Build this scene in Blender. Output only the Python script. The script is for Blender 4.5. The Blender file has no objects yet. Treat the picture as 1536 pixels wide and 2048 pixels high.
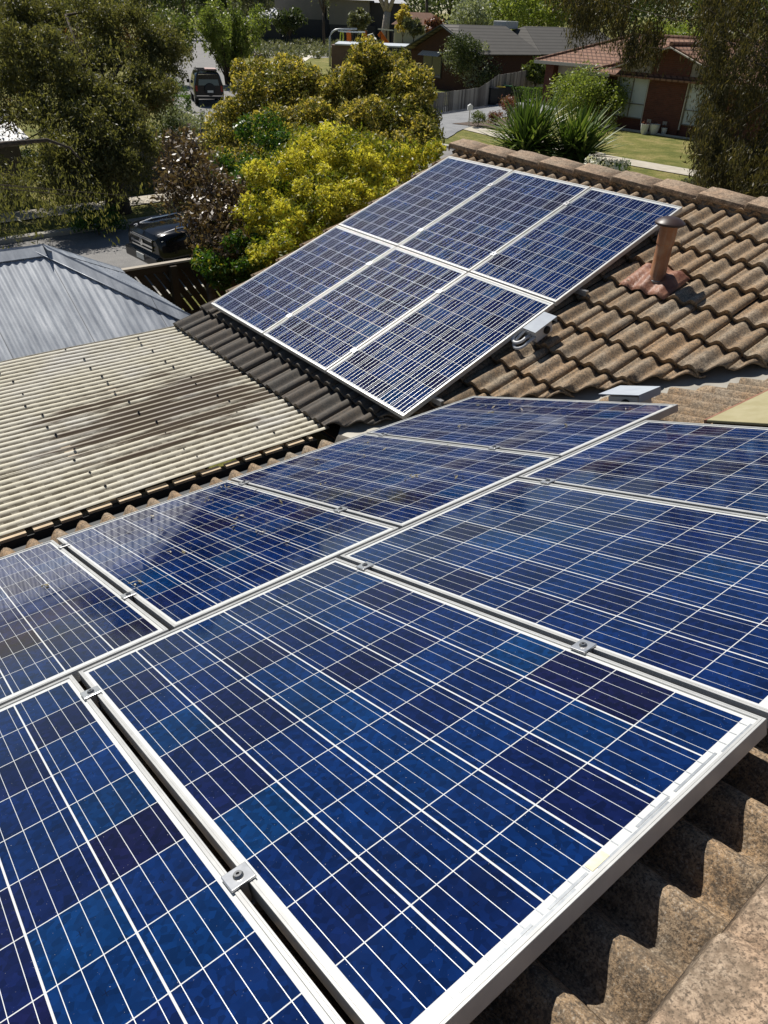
import bpy, bmesh, math, random
import numpy as np
from mathutils import Vector, Matrix
random.seed(7)
RNG = np.random.default_rng(11)
rad = math.radians
S = bpy.context.scene
COL = S.collection

# ------------------------------------------------------------------ camera, sky, sun, exposure
YAW, PIT, ROL, FPX = 0.876880653, 0.598691456, 0.039775013, 1457.128
CAM = Vector((3.396441, -0.612766, 2.300025))
_f = Vector((-math.sin(YAW)*math.cos(PIT), math.cos(YAW)*math.cos(PIT), -math.sin(PIT)))
_r = Vector((math.cos(YAW), math.sin(YAW), 0)); _u = _r.cross(_f)
RT = math.cos(ROL)*_r + math.sin(ROL)*_u
UP = -math.sin(ROL)*_r + math.cos(ROL)*_u
FW = _f
cd = bpy.data.cameras.new("camera"); cam = bpy.data.objects.new("camera", cd); COL.objects.link(cam)
cd.sensor_fit = 'VERTICAL'; cd.sensor_height = 24.0; cd.lens = FPX/2048*24.0
cd.clip_start = 0.05; cd.clip_end = 2000
cam.matrix_world = Matrix(((RT.x, UP.x, -FW.x, CAM.x), (RT.y, UP.y, -FW.y, CAM.y), (RT.z, UP.z, -FW.z, CAM.z), (0, 0, 0, 1)))
S.camera = cam

SUN = Vector((-0.60, 0.09, 0.795)).normalized()
SEL = math.asin(SUN.z); SAZ = math.atan2(SUN.x, SUN.y)
W = bpy.data.worlds.new("World"); S.world = W; W.use_nodes = True
wn = W.node_tree.nodes; wl = W.node_tree.links
sky = wn.new('ShaderNodeTexSky'); sky.sky_type = 'NISHITA'; sky.sun_disc = False
sky.sun_elevation = SEL; sky.sun_rotation = SAZ % (2*math.pi); sky.air_density = 1.0; sky.dust_density = 0.1; sky.ozone_density = 2.0
wl.new(sky.outputs[0], wn['Background'].inputs[0]); wn['Background'].inputs[1].default_value = 0.05
sl = bpy.data.lights.new("sun", 'SUN'); so = bpy.data.objects.new("sun", sl); COL.objects.link(so)
sl.energy = 5.0; sl.angle = rad(0.5); sl.color = (1.0, 0.95, 0.87)
so.rotation_euler = SUN.to_track_quat('Z', 'Y').to_euler()
S.view_settings.view_transform = 'Standard'; S.view_settings.look = 'None'
S.view_settings.exposure = 0.22; S.view_settings.gamma = 1.0
S.cycles.max_bounces = 6; S.cycles.transparent_max_bounces = 8
S.cycles.use_denoising = True

# ------------------------------------------------------------------ layout helpers
GA, GB, GC = -3.2, .008, .02                     # the ground slopes gently


def gz(x, y): return GA + GB*x + GC*y


def ray(px, py): return RT*((px-768)/FPX) + UP*(-(py-1024)/FPX) + FW


def at(px, py, depth): return CAM + ray(px, py)*depth


def ga(px, py):                                  # a point of the sloping ground
    d = ray(px, py); n = Vector((-GB, -GC, 1)); t = (Vector((0, 0, GA))-CAM).dot(n)/d.dot(n)
    return CAM + d*t


def hz(base, px, py):                            # height above base at which the picture row py is reached
    lo, hi = 0.0, 60.0
    for _ in range(40):
        m = (lo+hi)/2; d = base + Vector((0, 0, m)) - CAM
        y = 1024 - FPX*d.dot(UP)/d.dot(FW)
        if y > py: lo = m
        else: hi = m
    return lo


# ------------------------------------------------------------------ mesh helpers
class MB:
    def __init__(s): s.v = []; s.f = []

    def add(s, vs, fs):
        o = len(s.v); s.v += [tuple(p) for p in vs]; s.f += [tuple(i+o for i in f) for f in fs]; return s

    def box(s, c, d, R=None, taper=1.0):
        vs = []
        for z in (-1, 1):
            k = taper if z > 0 else 1.0
            for x, y in ((-1, -1), (1, -1), (1, 1), (-1, 1)):
                p = Vector((x*d[0]/2*k, y*d[1]/2*k, z*d[2]/2))
                if R is not None: p = R @ p
                vs.append(p + Vector(c))
        return s.add(vs, [(3, 2, 1, 0), (4, 5, 6, 7), (0, 1, 5, 4), (1, 2, 6, 5), (2, 3, 7, 6), (3, 0, 4, 7)])

    def span(s, a, b):                            # box from corner a to corner b
        return s.box([(a[i]+b[i])/2 for i in range(3)], [abs(b[i]-a[i]) for i in range(3)])

    def bar(s, a, b, w, h=None, up=(0, 0, 1)):
        a = Vector(a); b = Vector(b); h = h or w
        z = (b-a); L = z.length; z.normalize(); x = z.cross(Vector(up))
        if x.length < 1e-4: x = Vector((1, 0, 0))
        x.normalize(); y = x.cross(z)
        R = Matrix((x, y, z)).transposed()
        return s.box((a+b)/2, (w, h, L), R)

    def tube(s, pts, r, n=10, cap=True):
        pts = [Vector(p) for p in pts]; rs = r if isinstance(r, (list, tuple)) else [r]*len(pts)
        o = len(s.v); ref = Vector((0.31, 0.22, 0.92))
        for i, p in enumerate(pts):
            t = (pts[min(i+1, len(pts)-1)]-pts[max(i-1, 0)]).normalized()
            x = t.cross(ref).normalized(); y = t.cross(x)
            for k in range(n):
                a = 2*math.pi*k/n; s.v.append(tuple(p + x*(rs[i]*math.cos(a)) + y*(rs[i]*math.sin(a))))
        for i in range(len(pts)-1):
            for k in range(n):
                s.f.append((o+i*n+k, o+i*n+(k+1) % n, o+(i+1)*n+(k+1) % n, o+(i+1)*n+k))
        if cap:
            s.f.append(tuple(o+k for k in range(n))[::-1]); s.f.append(tuple(o+(len(pts)-1)*n+k for k in range(n)))
        return s

    def lathe(s, prof, c=(0, 0, 0), n=24, R=None):
        o = len(s.v)
        for r, z in prof:
            for k in range(n):
                a = 2*math.pi*k/n; p = Vector((r*math.cos(a), r*math.sin(a), z))
                if R is not None: p = R @ p
                s.v.append(tuple(p+Vector(c)))
        for i in range(len(prof)-1):
            for k in range(n):
                s.f.append((o+i*n+k, o+i*n+(k+1) % n, o+(i+1)*n+(k+1) % n, o+(i+1)*n+k))
        s.f.append(tuple(o+k for k in range(n))[::-1]); s.f.append(tuple(o+(len(prof)-1)*n+k for k in range(n)))
        return s

    def grid(s, P):                               # P[i][j] points
        o = len(s.v); n = len(P); m = len(P[0])
        for r in P: s.v += [tuple(p) for p in r]
        for i in range(n-1):
            for j in range(m-1):
                s.f.append((o+i*m+j, o+i*m+j+1, o+(i+1)*m+j+1, o+(i+1)*m+j))
        return s

    def prism(s, poly, a, b):                     # poly points extruded by vector b-a
        n = len(poly); A = [Vector(p) for p in poly]; e = Vector(b)-Vector(a)
        vs = A + [p+e for p in A]
        return s.add(vs, [tuple(range(n))[::-1], tuple(range(n, 2*n))] + [(i, (i+1) % n, n+(i+1) % n, n+i) for i in range(n)])


def link(name, me, m, parent=None):
    o = bpy.data.objects.new(name, me); COL.objects.link(o)
    if m is not None: me.materials.append(m)
    if parent is not None: o.parent = parent
    return o


def build(name, mb, m, parent=None, smooth=False, bevel=0, world=False, auto=None):
    off = Vector((0, 0, 0))
    if world and parent is not None:
        p = parent
        while p is not None: off += p.location; p = p.parent
    me = bpy.data.meshes.new(name)
    vs = [(v[0]-off.x, v[1]-off.y, v[2]-off.z) for v in mb.v]
    me.from_pydata(vs, [], mb.f); me.update()
    if smooth: me.shade_smooth()
    if auto: me.shade_smooth(); me.set_sharp_from_angle(angle=rad(auto))
    o = link(name, me, m, parent)
    if bevel:
        b = o.modifiers.new('bevel', 'BEVEL'); b.width = bevel; b.segments = 2; b.limit_method = 'ANGLE'; b.angle_limit = rad(40)
    return o


def tag(o, label=None, cat=None, group=None, kind=None):
    if label: o['label'] = label
    if cat: o['category'] = cat
    if group: o['group'] = group
    if kind: o['kind'] = kind
    return o


def thing(name, loc, label, cat, group=None, rz=0.0):
    o = bpy.data.objects.new(name, None); COL.objects.link(o); o.location = loc; o.rotation_euler = (0, 0, rz)
    o.empty_display_size = .2
    return tag(o, label, cat, group)


def copy_tree(o, parent=None):
    c = o.copy(); COL.objects.link(c)
    if parent is not None: c.parent = parent
    for ch in o.children: copy_tree(ch, c)
    return c


# ------------------------------------------------------------------ material helpers
class NT:
    def __init__(s, name):
        s.m = bpy.data.materials.new(name); s.m.use_nodes = True
        s.t = s.m.node_tree; s.n = s.t.nodes; s.b = s.n['Principled BSDF']; s.out = s.n['Material Output']

    def L(s, a, b): s.t.links.new(a, b)

    def val(s, x, inp):
        if isinstance(x, (int, float)): inp.default_value = x
        elif isinstance(x, tuple): inp.default_value = x if len(x) != 3 or inp.type != 'RGBA' else (*x, 1)
        else: s.L(x, inp)

    def math(s, op, a, b=None, c=None, clamp=False):
        n = s.n.new('ShaderNodeMath'); n.operation = op; n.use_clamp = clamp
        s.val(a, n.inputs[0])
        if b is not None: s.val(b, n.inputs[1])
        if c is not None: s.val(c, n.inputs[2])
        return n.outputs[0]

    def mix(s, f, a, b, mode='MIX'):
        n = s.n.new('ShaderNodeMix'); n.data_type = 'RGBA'; n.blend_type = mode
        s.val(f, n.inputs[0]); s.val(a, n.inputs[6]); s.val(b, n.inputs[7]); return n.outputs[2]

    def noise(s, scale, detail=4, rough=.55, vec=None, dist=0.0):
        n = s.n.new('ShaderNodeTexNoise'); n.inputs['Scale'].default_value = scale; n.inputs['Detail'].default_value = detail
        n.inputs['Roughness'].default_value = rough; n.inputs['Distortion'].default_value = dist
        s.L(vec if vec is not None else s.pos(), n.inputs['Vector']); return n.outputs[0]

    def pos(s):
        if not hasattr(s, '_g'): s._g = s.n.new('ShaderNodeNewGeometry')
        return s._g.outputs['Position']

    def island(s): s.pos(); return s._g.outputs['Random Per Island']

    def obj(s):
        if not hasattr(s, '_tc'): s._tc = s.n.new('ShaderNodeTexCoord')
        return s._tc.outputs['Object']

    def scale(s, vec, sc):
        n = s.n.new('ShaderNodeVectorMath'); n.operation = 'MULTIPLY'; s.L(vec, n.inputs[0]); n.inputs[1].default_value = sc; return n.outputs[0]

    def sep(s, vec):
        n = s.n.new('ShaderNodeSeparateXYZ'); s.L(vec, n.inputs[0]); return n.outputs

    def ramp(s, f, stops, interp='LINEAR'):
        n = s.n.new('ShaderNodeValToRGB'); n.color_ramp.interpolation = interp
        e = n.color_ramp.elements
        while len(e) < len(stops): e.new(.5)
        for k, (p, c) in zip(e, stops):
            k.position = p; k.color = (c, c, c, 1) if isinstance(c, (int, float)) else (*c, 1)
        s.L(f, n.inputs[0]); return n.outputs[0]

    def bump(s, h, strength=.3, dist=.01):
        n = s.n.new('ShaderNodeBump'); n.inputs['Strength'].default_value = strength; n.inputs['Distance'].default_value = dist
        s.L(h, n.inputs['Height']); s.L(n.outputs[0], s.b.inputs['Normal']); return s

    def set(s, col=None, rough=None, metal=None, spec=None, **kw):
        if col is not None: s.val(col, s.b.inputs['Base Color'])
        if rough is not None: s.val(rough, s.b.inputs['Roughness'])
        if metal is not None: s.val(metal, s.b.inputs['Metallic'])
        if spec is not None: s.val(spec, s.b.inputs['Specular IOR Level'])
        for k, v in kw.items(): s.val(v, s.b.inputs[k.replace('_', ' ')])
        return s


def simple(name, c1, c2=None, scale=6, rough=.7, metal=0.0, bump=0, spec=.4, lo=.35, hi=.65, bscale=None):
    t = NT(name)
    if c2 is None: t.set(c1, rough, metal, spec)
    else:
        f = t.noise(scale, 6, .6); t.set(t.ramp(f, [(lo, c1), (hi, c2)]), rough, metal, spec)
    if bump: t.bump(t.noise(bscale or scale*6, 4, .6), bump, .01)
    return t.m


# ------------------------------------------------------------------ materials
def m_tiles():
    t = NT('weathered_concrete_tile'); isl = t.island()
    base = t.ramp(isl, [(0, (.29, .20, .12)), (.35, (.39, .28, .17)), (.6, (.45, .29, .16)), (1, (.37, .30, .21))])
    n1 = t.noise(7, 7, .65); n2 = t.noise(60, 6, .75); n3 = t.noise(190, 3, .7); n4 = t.noise(3.2, 5, .6)
    c = t.mix(t.ramp(n1, [(.42, 0.0), (.64, .9)]), base, (.40, .255, .135))          # rust coloured lichen
    c = t.mix(t.ramp(n4, [(.48, 0.0), (.72, .6)]), c, (.47, .43, .35))                # pale worn cement
    c = t.mix(t.ramp(n2, [(.38, .85), (.56, 0.0)]), c, (.09, .072, .055))              # dark lichen
    c = t.mix(t.ramp(n3, [(.38, .9), (.50, 0.0)]), c, (.075, .062, .05))
    n5 = t.noise(24, 5, .7); c = t.mix(t.ramp(n5, [(.36, .55), (.52, 0.0)]), c, (.11, .09, .068))
    c = t.mix(t.ramp(n3, [(.57, 0.0), (.66, .6)]), c, (.5, .44, .36))
    # soot and moss on the lowest courses over the pergola
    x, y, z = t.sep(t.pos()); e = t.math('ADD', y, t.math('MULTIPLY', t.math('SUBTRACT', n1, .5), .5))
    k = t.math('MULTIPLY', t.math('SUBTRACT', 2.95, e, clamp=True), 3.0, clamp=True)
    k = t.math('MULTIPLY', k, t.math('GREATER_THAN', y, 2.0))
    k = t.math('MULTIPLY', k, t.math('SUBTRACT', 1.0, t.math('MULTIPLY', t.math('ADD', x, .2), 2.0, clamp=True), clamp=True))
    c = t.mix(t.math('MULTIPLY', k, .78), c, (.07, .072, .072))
    t.set(c, .88, 0, .25).bump(t.math('ADD', t.math('MULTIPLY', n3, .6), n2), .55, .006)
    return t.m


def m_ridge():
    t = NT('ridge_tile'); n1 = t.noise(6, 6, .6); n2 = t.noise(90, 5, .75)
    n7 = t.noise(190, 3, .7); c = t.mix(t.island(), (.46, .32, .215), (.54, .37, .245))
    c = t.mix(t.ramp(n1, [(.4, 0.0), (.7, .8)]), c, (.40, .34, .26))
    c = t.mix(t.ramp(n2, [(.38, .85), (.56, 0.0)]), c, (.13, .09, .06)); n6 = t.noise(22, 5, .7); c = t.mix(t.ramp(n6, [(.40, .7), (.56, 0.0)]), c, (.15, .11, .075)); c = t.mix(t.ramp(n7, [(.38, .8), (.49, 0.0)]), c, (.08, .062, .046))
    t.set(c, .85, 0, .25).bump(n2, .5, .006); return t.m


def m_cells():
    t = NT('solar_cells'); x, y, z = t.sep(t.obj()); oi = t.n.new('ShaderNodeObjectInfo').outputs['Random']
    u = t.math('DIVIDE', t.math('SUBTRACT', x, .0205), .1585); v = t.math('DIVIDE', t.math('SUBTRACT', y, .028), .1585)
    iu = t.math('FLOOR', u); iv = t.math('FLOOR', v); fu = t.math('SUBTRACT', u, iu); fv = t.math('SUBTRACT', v, iv)
    gu = t.math('GREATER_THAN', t.math('ABSOLUTE', t.math('SUBTRACT', fu, .5)), .5-.0130)
    gv = t.math('GREATER_THAN', t.math('ABSOLUTE', t.math('SUBTRACT', fv, .5)), .5-.0078)
    f4 = t.math('FRACT', t.math('MULTIPLY', fu, 4.0))
    bb = t.math('LESS_THAN', t.math('ABSOLUTE', t.math('SUBTRACT', f4, .5)), .0158)
    ou = t.math('GREATER_THAN', t.math('ABSOLUTE', t.math('SUBTRACT', u, 3.0)), 3.0)
    ov = t.math('GREATER_THAN', t.math('ABSOLUTE', t.math('SUBTRACT', v, 5.0)), 5.0)
    outm = t.math('MAXIMUM', ou, ov)
    white = t.math('MAXIMUM', t.math('MAXIMUM', gu, gv), outm)
    cb = t.n.new('ShaderNodeCombineXYZ'); t.L(iu, cb.inputs[0]); t.L(iv, cb.inputs[1]); t.L(t.math('MULTIPLY', oi, 91.3), cb.inputs[2])
    wnz = t.n.new('ShaderNodeTexWhiteNoise'); t.L(cb.outputs[0], wnz.inputs['Vector'])
    col = t.ramp(wnz.outputs['Value'], [(0, (.0044, .0040, .028)), (.10, (.0030, .0064, .042)), (.26, (.0020, .0092, .056)), (.85, (.0014, .0145, .075)), (1, (.0011, .021, .083))])
    vor = t.n.new('ShaderNodeTexVoronoi'); vor.inputs['Scale'].default_value = 75; t.L(t.obj(), vor.inputs['Vector'])
    vs = t.sep(vor.outputs['Color'])[0]
    vg = t.ramp(vs, [(0, .62), (1, 1.36)]); big = t.ramp(t.noise(4.5, 3, .5), [(.3, .72), (.7, 1.28)])
    col = t.mix(.85, col, vg, 'MULTIPLY'); col = t.mix(1.0, col, big, 'MULTIPLY')
    # little cross at the middle of a cell
    du = t.math('ABSOLUTE', t.math('SUBTRACT', fu, .5)); dv = t.math('ABSOLUTE', t.math('SUBTRACT', fv, .5))
    cr = t.math('MAXIMUM', t.math('MULTIPLY', t.math('LESS_THAN', du, .005), t.math('LESS_THAN', dv, .045)),
                t.math('MULTIPLY', t.math('LESS_THAN', dv, .005), t.math('LESS_THAN', du, .045)))
    col = t.mix(t.math('MULTIPLY', cr, .7), col, (.002, .004, .018))
    col = t.mix(bb, col, (.64, .65, .64))
    col = t.mix(white, col, (.60, .61, .60))
    dust = t.ramp(t.noise(5, 6, .65), [(.45, 0.0), (.8, .009)])
    col = t.mix(dust, col, (.42, .40, .36))
    spot = t.ramp(t.noise(230, 2, .5), [(.74, 0.0), (.78, .5)])
    col = t.mix(spot, col, (.5, .5, .47))
    t.set(col, t.math('ADD', t.ramp(t.noise(9, 4), [(.3, .03), (.7, .075)]), t.math('MULTIPLY', bb, .35)), t.math('MULTIPLY', bb, .45), .5, IOR=1.385)
    return t.m


def leafmat(name, c1, c2, c3=None, trans=.35, rough=.46, spec=.3):
    t = NT(name); isl = t.island()
    st = [(0, c1), (.6, c2), (1, c3 or c2)]
    c = t.ramp(isl, st); t.set(c, rough, 0, spec)
    tr = t.n.new('ShaderNodeBsdfTranslucent'); t.L(t.mix(1.0, c, (1.5, 1.5, .7), 'MULTIPLY'), tr.inputs['Color'])
    mx = t.n.new('ShaderNodeMixShader'); mx.inputs[0].default_value = trans
    t.L(t.b.outputs[0], mx.inputs[1]); t.L(tr.outputs[0], mx.inputs[2]); t.L(mx.outputs[0], t.out.inputs['Surface'])
    return t.m


def m_brick(name, c1, c2, mortar, along='x'):
    t = NT(name); x, y, z = t.sep(t.pos())
    cb = t.n.new('ShaderNodeCombineXYZ'); t.L(t.math('ADD', x, y), cb.inputs[0]); t.L(z, cb.inputs[1])
    b = t.n.new('ShaderNodeTexBrick'); t.L(cb.outputs[0], b.inputs['Vector'])
    b.inputs['Color1'].default_value = (*c1, 1); b.inputs['Color2'].default_value = (*c2, 1); b.inputs['Mortar'].default_value = (*mortar, 1)
    b.inputs['Scale'].default_value = 1; b.inputs['Brick Width'].default_value = .24; b.inputs['Row Height'].default_value = .086; b.inputs['Mortar Size'].default_value = .006
    t.set(t.mix(t.ramp(t.noise(3, 5), [(.4, 0.0), (.75, .35)]), b.outputs['Color'], (.05, .035, .03)), .9, 0, .2); return t.m


def m_asphalt(name, c1, c2):
    t = NT(name); n = t.noise(1.1, 6, .65); n2 = t.noise(45, 4, .7)
    c = t.ramp(n, [(.35, c1), (.68, c2)]); c = t.mix(t.ramp(n2, [(.4, .35), (.6, 0.0)]), c, (.02, .02, .021))
    t.set(c, .9, 0, .3).bump(n2, .4, .008); return t.m


def m_grass():
    t = NT('mown_grass'); n = t.noise(.9, 7, .7); n2 = t.noise(16, 5, .75); n3 = t.noise(75, 3, .8)
    c = t.ramp(n, [(.36, (.13, .15, .034)), (.50, (.26, .245, .070)), (.62, (.42, .34, .14))])
    c = t.mix(t.ramp(n2, [(.40, .75), (.56, 0.0)]), c, (.09, .10, .028))
    c = t.mix(t.ramp(n3, [(.35, .5), (.55, 0.0)]), c, (.06, .08, .02))
    t.set(c, .95, 0, .15).bump(n3, .9, .03); return t.m


M = {}
M['tile'] = m_tiles(); M['ridge'] = m_ridge(); M['cells'] = m_cells()
M['alu'] = simple('anodised_aluminium', (.52, .52, .505), (.44, .44, .43), 14, .42, .25, spec=.5)
M['galv_bracket'] = simple('bracket_aluminium', (.62, .62, .62), (.5, .5, .5), 40, .3, .75)
M['steel'] = simple('bolt_steel', (.25, .25, .25), None, rough=.35, metal=.9)
M['black'] = simple('black_backsheet', (.012, .012, .013), None, rough=.7)
M['ribbon'] = simple('bus_ribbon', (.36, .38, .40), (.48, .5, .51), 60, .35, .5)
M['sticker'] = simple('yellowed_sticker', (.70, .62, .40), (.76, .70, .52), 60, .6)
M['mortar'] = simple('bedding_mortar', (.10, .085, .07), (.2, .17, .14), 18, .95, bump=.5)
M['valley'] = simple('valley_metal', (.24, .225, .195), (.34, .32, .28), 5, .6, .2)
M['deck'] = simple('roof_underlay', (.02, .018, .016), None, rough=.95)
M['fascia'] = simple('dark_timber_fascia', (.018, .02, .02), (.032, .034, .033), 5, .6)
M['housebrick'] = m_brick('own_brick', (.24, .12, .075), (.19, .095, .06), (.30, .27, .23))
M['pvc'] = simple('grey_conduit', (.55, .56, .57), None, rough=.4)
M['shield'] = simple('isolator_shield', (.36, .39, .44), (.42, .46, .50), 9, .62, .0, spec=.2)
M['sheet_red'] = simple('red_edge', (.22, .09, .055), (.3, .15, .09), 20, .7)
M['khaki'] = simple('khaki_cover', (.30, .265, .14), (.36, .32, .19), 9, .8, bump=.15)


def m_terracotta():
    t = NT('old_terracotta_pipe'); n = t.noise(9, 6, .65); n2 = t.noise(3, 4, .6, t.scale(t.pos(), (9, 9, 2)))
    c = t.ramp(n, [(.3, (.22, .09, .042)), (.55, (.36, .155, .068)), (.75, (.42, .24, .13))])
    c = t.mix(t.ramp(n2, [(.5, 0.0), (.75, .6)]), c, (.36, .27, .19)); t.set(c, .6, 0, .4).bump(n, .2, .004); return t.m


M['terra'] = m_terracotta()
M['flash'] = simple('painted_lead_flashing', (.16, .058, .034), (.34, .17, .105), 9, .5, .0, bump=.6, spec=.4, bscale=40)
M['cowl'] = simple('cowl_brown', (.045, .027, .023), (.06, .036, .03), 8, .42)

# ------------------------------------------------------------------ ground, roads, paths
P1 = rad(19.634); P2 = rad(20.055)
gm = m_grass()
B = 900
mb = MB().add([(-B, -B, gz(-B, -B)), (B, -B, gz(B, -B)), (B, B, gz(B, B)), (-B, B, gz(-B, B))], [(0, 1, 2, 3)])
tag(build('ground', mb, gm), kind='structure')


def strip(name, line, w, m, lift, kind='structure', h=None):
    """a ribbon along a centre line, lying on the ground; with h it is a solid kerb"""
    pts = [Vector(p) for p in line]; Lr = []
    for i, p in enumerate(pts):
        d = (pts[min(i+1, len(pts)-1)]-pts[max(i-1, 0)]).normalized(); nn = Vector((-d.y, d.x))
        ww = w[i] if isinstance(w, list) else w
        Lr.append((p+nn*ww/2, p-nn*ww/2))
    mb = MB()
    if h is None:
        mb.grid([[(a.x, a.y, gz(a.x, a.y)+lift), (b.x, b.y, gz(b.x, b.y)+lift)] for a, b in Lr])
    else:
        mb.grid([[(a.x, a.y, gz(a.x, a.y)), (a.x, a.y, gz(a.x, a.y)+h), (b.x, b.y, gz(b.x, b.y)+h), (b.x, b.y, gz(b.x, b.y))] for a, b in Lr])
    for i, f in enumerate(mb.f): mb.f[i] = f[::-1]
    return tag(build(name, mb, m), kind=kind)


def smooth_line(pts, n=8):
    out = []
    for i in range(len(pts)-1):
        p0 = Vector(pts[max(i-1, 0)]); p1 = Vector(pts[i]); p2 = Vector(pts[i+1]); p3 = Vector(pts[min(i+2, len(pts)-1)])
        for k in range(n):
            u = k/n
            out.append(.5*((2*p1)+(-p0+p2)*u+(2*p0-5*p1+4*p2-p3)*u*u+(-p0+3*p1-3*p2+p3)*u**3))
    return out+[Vector(pts[-1])]


M['road'] = m_asphalt('street_asphalt', (.21, .205, .20), (.29, .28, .265))
M['drive'] = m_asphalt('driveway_asphalt', (.23, .235, .245), (.33, .335, .34))
M['path'] = simple('footpath_concrete', (.40, .36, .29), (.50, .46, .38), 2.5, .9, bump=.2)
M['kerb'] = simple('kerb_concrete', (.34, .32, .28), (.42, .40, .35), 3, .9)
road1 = smooth_line([(60, 20), (20, 21.5), (-12, 22.2), (-28, 22.6), (-47, 26.2), (-68, 35.2), (-103, 52.4), (-150, 75.5), (-230, 110)])
strip('road', road1, 7.0, M['road'], .02)
strip('road', [(-15.9, 19.5), (-15.9, 0), (-15.9, -60)], 6.6, M['road'], .016)


def offs(line, d):
    out = []
    for i, p in enumerate(line):
        t = (line[min(i+1, len(line)-1)]-line[max(i-1, 0)]).normalized(); out.append((p.x-t.y*d, p.y+t.x*d))
    return out


strip('kerb', offs(road1, -3.62), .28, M['kerb'], 0, h=.13)
strip('kerb', offs(road1[21:], 3.62), .28, M['kerb'], 0, h=.13)
strip('kerb', offs(road1[:16], 3.62), .28, M['kerb'], 0, h=.13)
strip('kerb', [(-19.35, 18), (-19.35, 0), (-19.35, -60)], .3, M['kerb'], 0, h=.13)
strip('kerb', [(-12.45, 18), (-12.45, 0), (-12.45, -60)], .3, M['kerb'], 0, h=.13)
strip('footpath', smooth_line([(40, 30.6), (-13.2, 29.95), (-20, 30.3), (-25.5, 31), (-32.2, 32.4)]), 1.35, M['path'], .03)
strip('footpath', [(-22.3, 19), (-22.3, 0), (-22.9, -50)], 1.3, M['path'], .03)
strip('driveway', smooth_line([(-30.2, 26.4), (-33.6, 33.6), (-35.6, 40), (-35.6, 48)]), [7.0, 6.8, 6.6, 6.2]+[6.0]*30, M['drive'], .038)
strip('footpath', smooth_line([(-76, 47), (-84, 54.5), (-92, 61), (-98, 66.5), (-102, 73), (-110, 82)]), 3.4, simple('park_path', (.62, .57, .48), (.7, .65, .56), 1, .9), .03)
strip('footpath', smooth_line([(-50, 32), (-61, 37.2), (-70, 41), (-77, 47)]), 1.8, M['path'], .034)
strip('mulch_bed', smooth_line([(-92, 58), (-104, 68), (-118, 80)]), [7, 11, 15]+[15]*20, simple('mulch', (.20, .19, .17), (.33, .32, .29), 1.2, .95), .012)
mb = MB(); cx, cy = -29.6, 33.6
mb.add([(cx-1.5, cy-1.6, gz(cx, cy-1.6)+.05), (cx+1.9, cy-.9, gz(cx, cy)+.05), (cx+1.6, cy+2.8, gz(cx, cy+2.8)+.05), (cx-1.3, cy+3.2, gz(cx, cy+3.2)+.05)], [(0, 1, 2, 3)])
tag(build('garden_bed', mb, simple('bark_mulch', (.06, .04, .03), (.14, .10, .075), 9, .95, bump=.6)), kind='structure')

# ------------------------------------------------------------------ the house we stand on
house = thing('tiled_house', (0, 0, GA), 'brown concrete tiled house roof in front, carrying the dark blue solar panels', 'house')
N1 = Vector((-math.sin(P1), 0, math.cos(P1))); U1 = Vector((math.cos(P1), 0, math.sin(P1)))
N2 = Vector((0, -math.sin(P2), math.cos(P2))); U2 = Vector((0, math.cos(P2), math.sin(P2)))
PF = Vector((-3.286768, 2.576680, -0.144389))
GAUGE = .331
RY = 6.19; RX = 3.50
ZR = 1.045


def prof(a, base=-.163, A=.045, e=.8):                                      # roll profile, a in barrels
    c = .5+.5*math.cos(2*math.pi*a)
    return base + A*(c**e)


def tiles(org, A, Uv, Nv, a0, a1, s0, ncourse, pitch, phase, seg=9, clip=None, seed=1, pr=(-.163, .045, .8)):
    """org: point of the panel plane where a=0,s=0; a along A, s up the slope"""
    rnd = random.Random(seed); mb = MB(); tw = 2*pitch
    i0 = math.floor((a0-phase)/tw); i1 = math.ceil((a1-phase)/tw)
    for k in range(ncourse):
        sl = s0+k*GAUGE
        for i in range(i0, i1):
            j = rnd.uniform(-.004, .004); js = rnd.uniform(-.006, .006); tl = rnd.uniform(-.004, .004)
            rows = []
            for si, (ds, lift) in enumerate(((.004, .000), (0, .047), (.10, .035), (.22, .020), (GAUGE+.045, .002))):
                row = []
                for q in range(seg*2+1):
                    f = q/(seg*2); a = phase+(i+f*.992)*tw+.0012
                    if si == 0: h = prof(2*f+.30, *pr)+j-.006
                    else: h = prof(2*f+.30, *pr)+lift+j+tl*(f-.5)
                    if si > 0 and (f > .96 or f < .01): h -= .007
                    aa = min(max(a, a0), a1)
                    row.append(org + A*aa + Uv*(sl+ds+js) + Nv*h)
                rows.append(row)
            if clip:
                cx_ = sum((r[seg] for r in rows), Vector())/len(rows)
                if clip(cx_) < -.55: continue
            mb.grid(rows)
    return mb


def tile_part(name, mb, m, parent, cut=None, thick=.012, cut2=None):
    o = build(name, mb, m, parent, world=True)
    me = o.data
    if cut:
        bm = bmesh.new(); bm.from_mesh(me)
        co, no = cut; co = Vector(co)-parent.location
        bmesh.ops.bisect_plane(bm, geom=bm.verts[:]+bm.edges[:]+bm.faces[:], plane_co=co, plane_no=Vector(no), clear_outer=True)
        bm.to_mesh(me); bm.free()
    if cut2:
        bm = bmesh.new(); bm.from_mesh(me); co, no = cut2; co = Vector(co)-parent.location
        bmesh.ops.bisect_plane(bm, geom=bm.verts[:]+bm.edges[:]+bm.faces[:], plane_co=co, plane_no=Vector(no), clear_outer=True)
        bm.to_mesh(me); bm.free()
    me.shade_smooth(); me.set_sharp_from_angle(angle=rad(50))
    sm = o.modifiers.new('thick', 'SOLIDIFY'); sm.thickness = thick; sm.offset = -1
    return o


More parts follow.
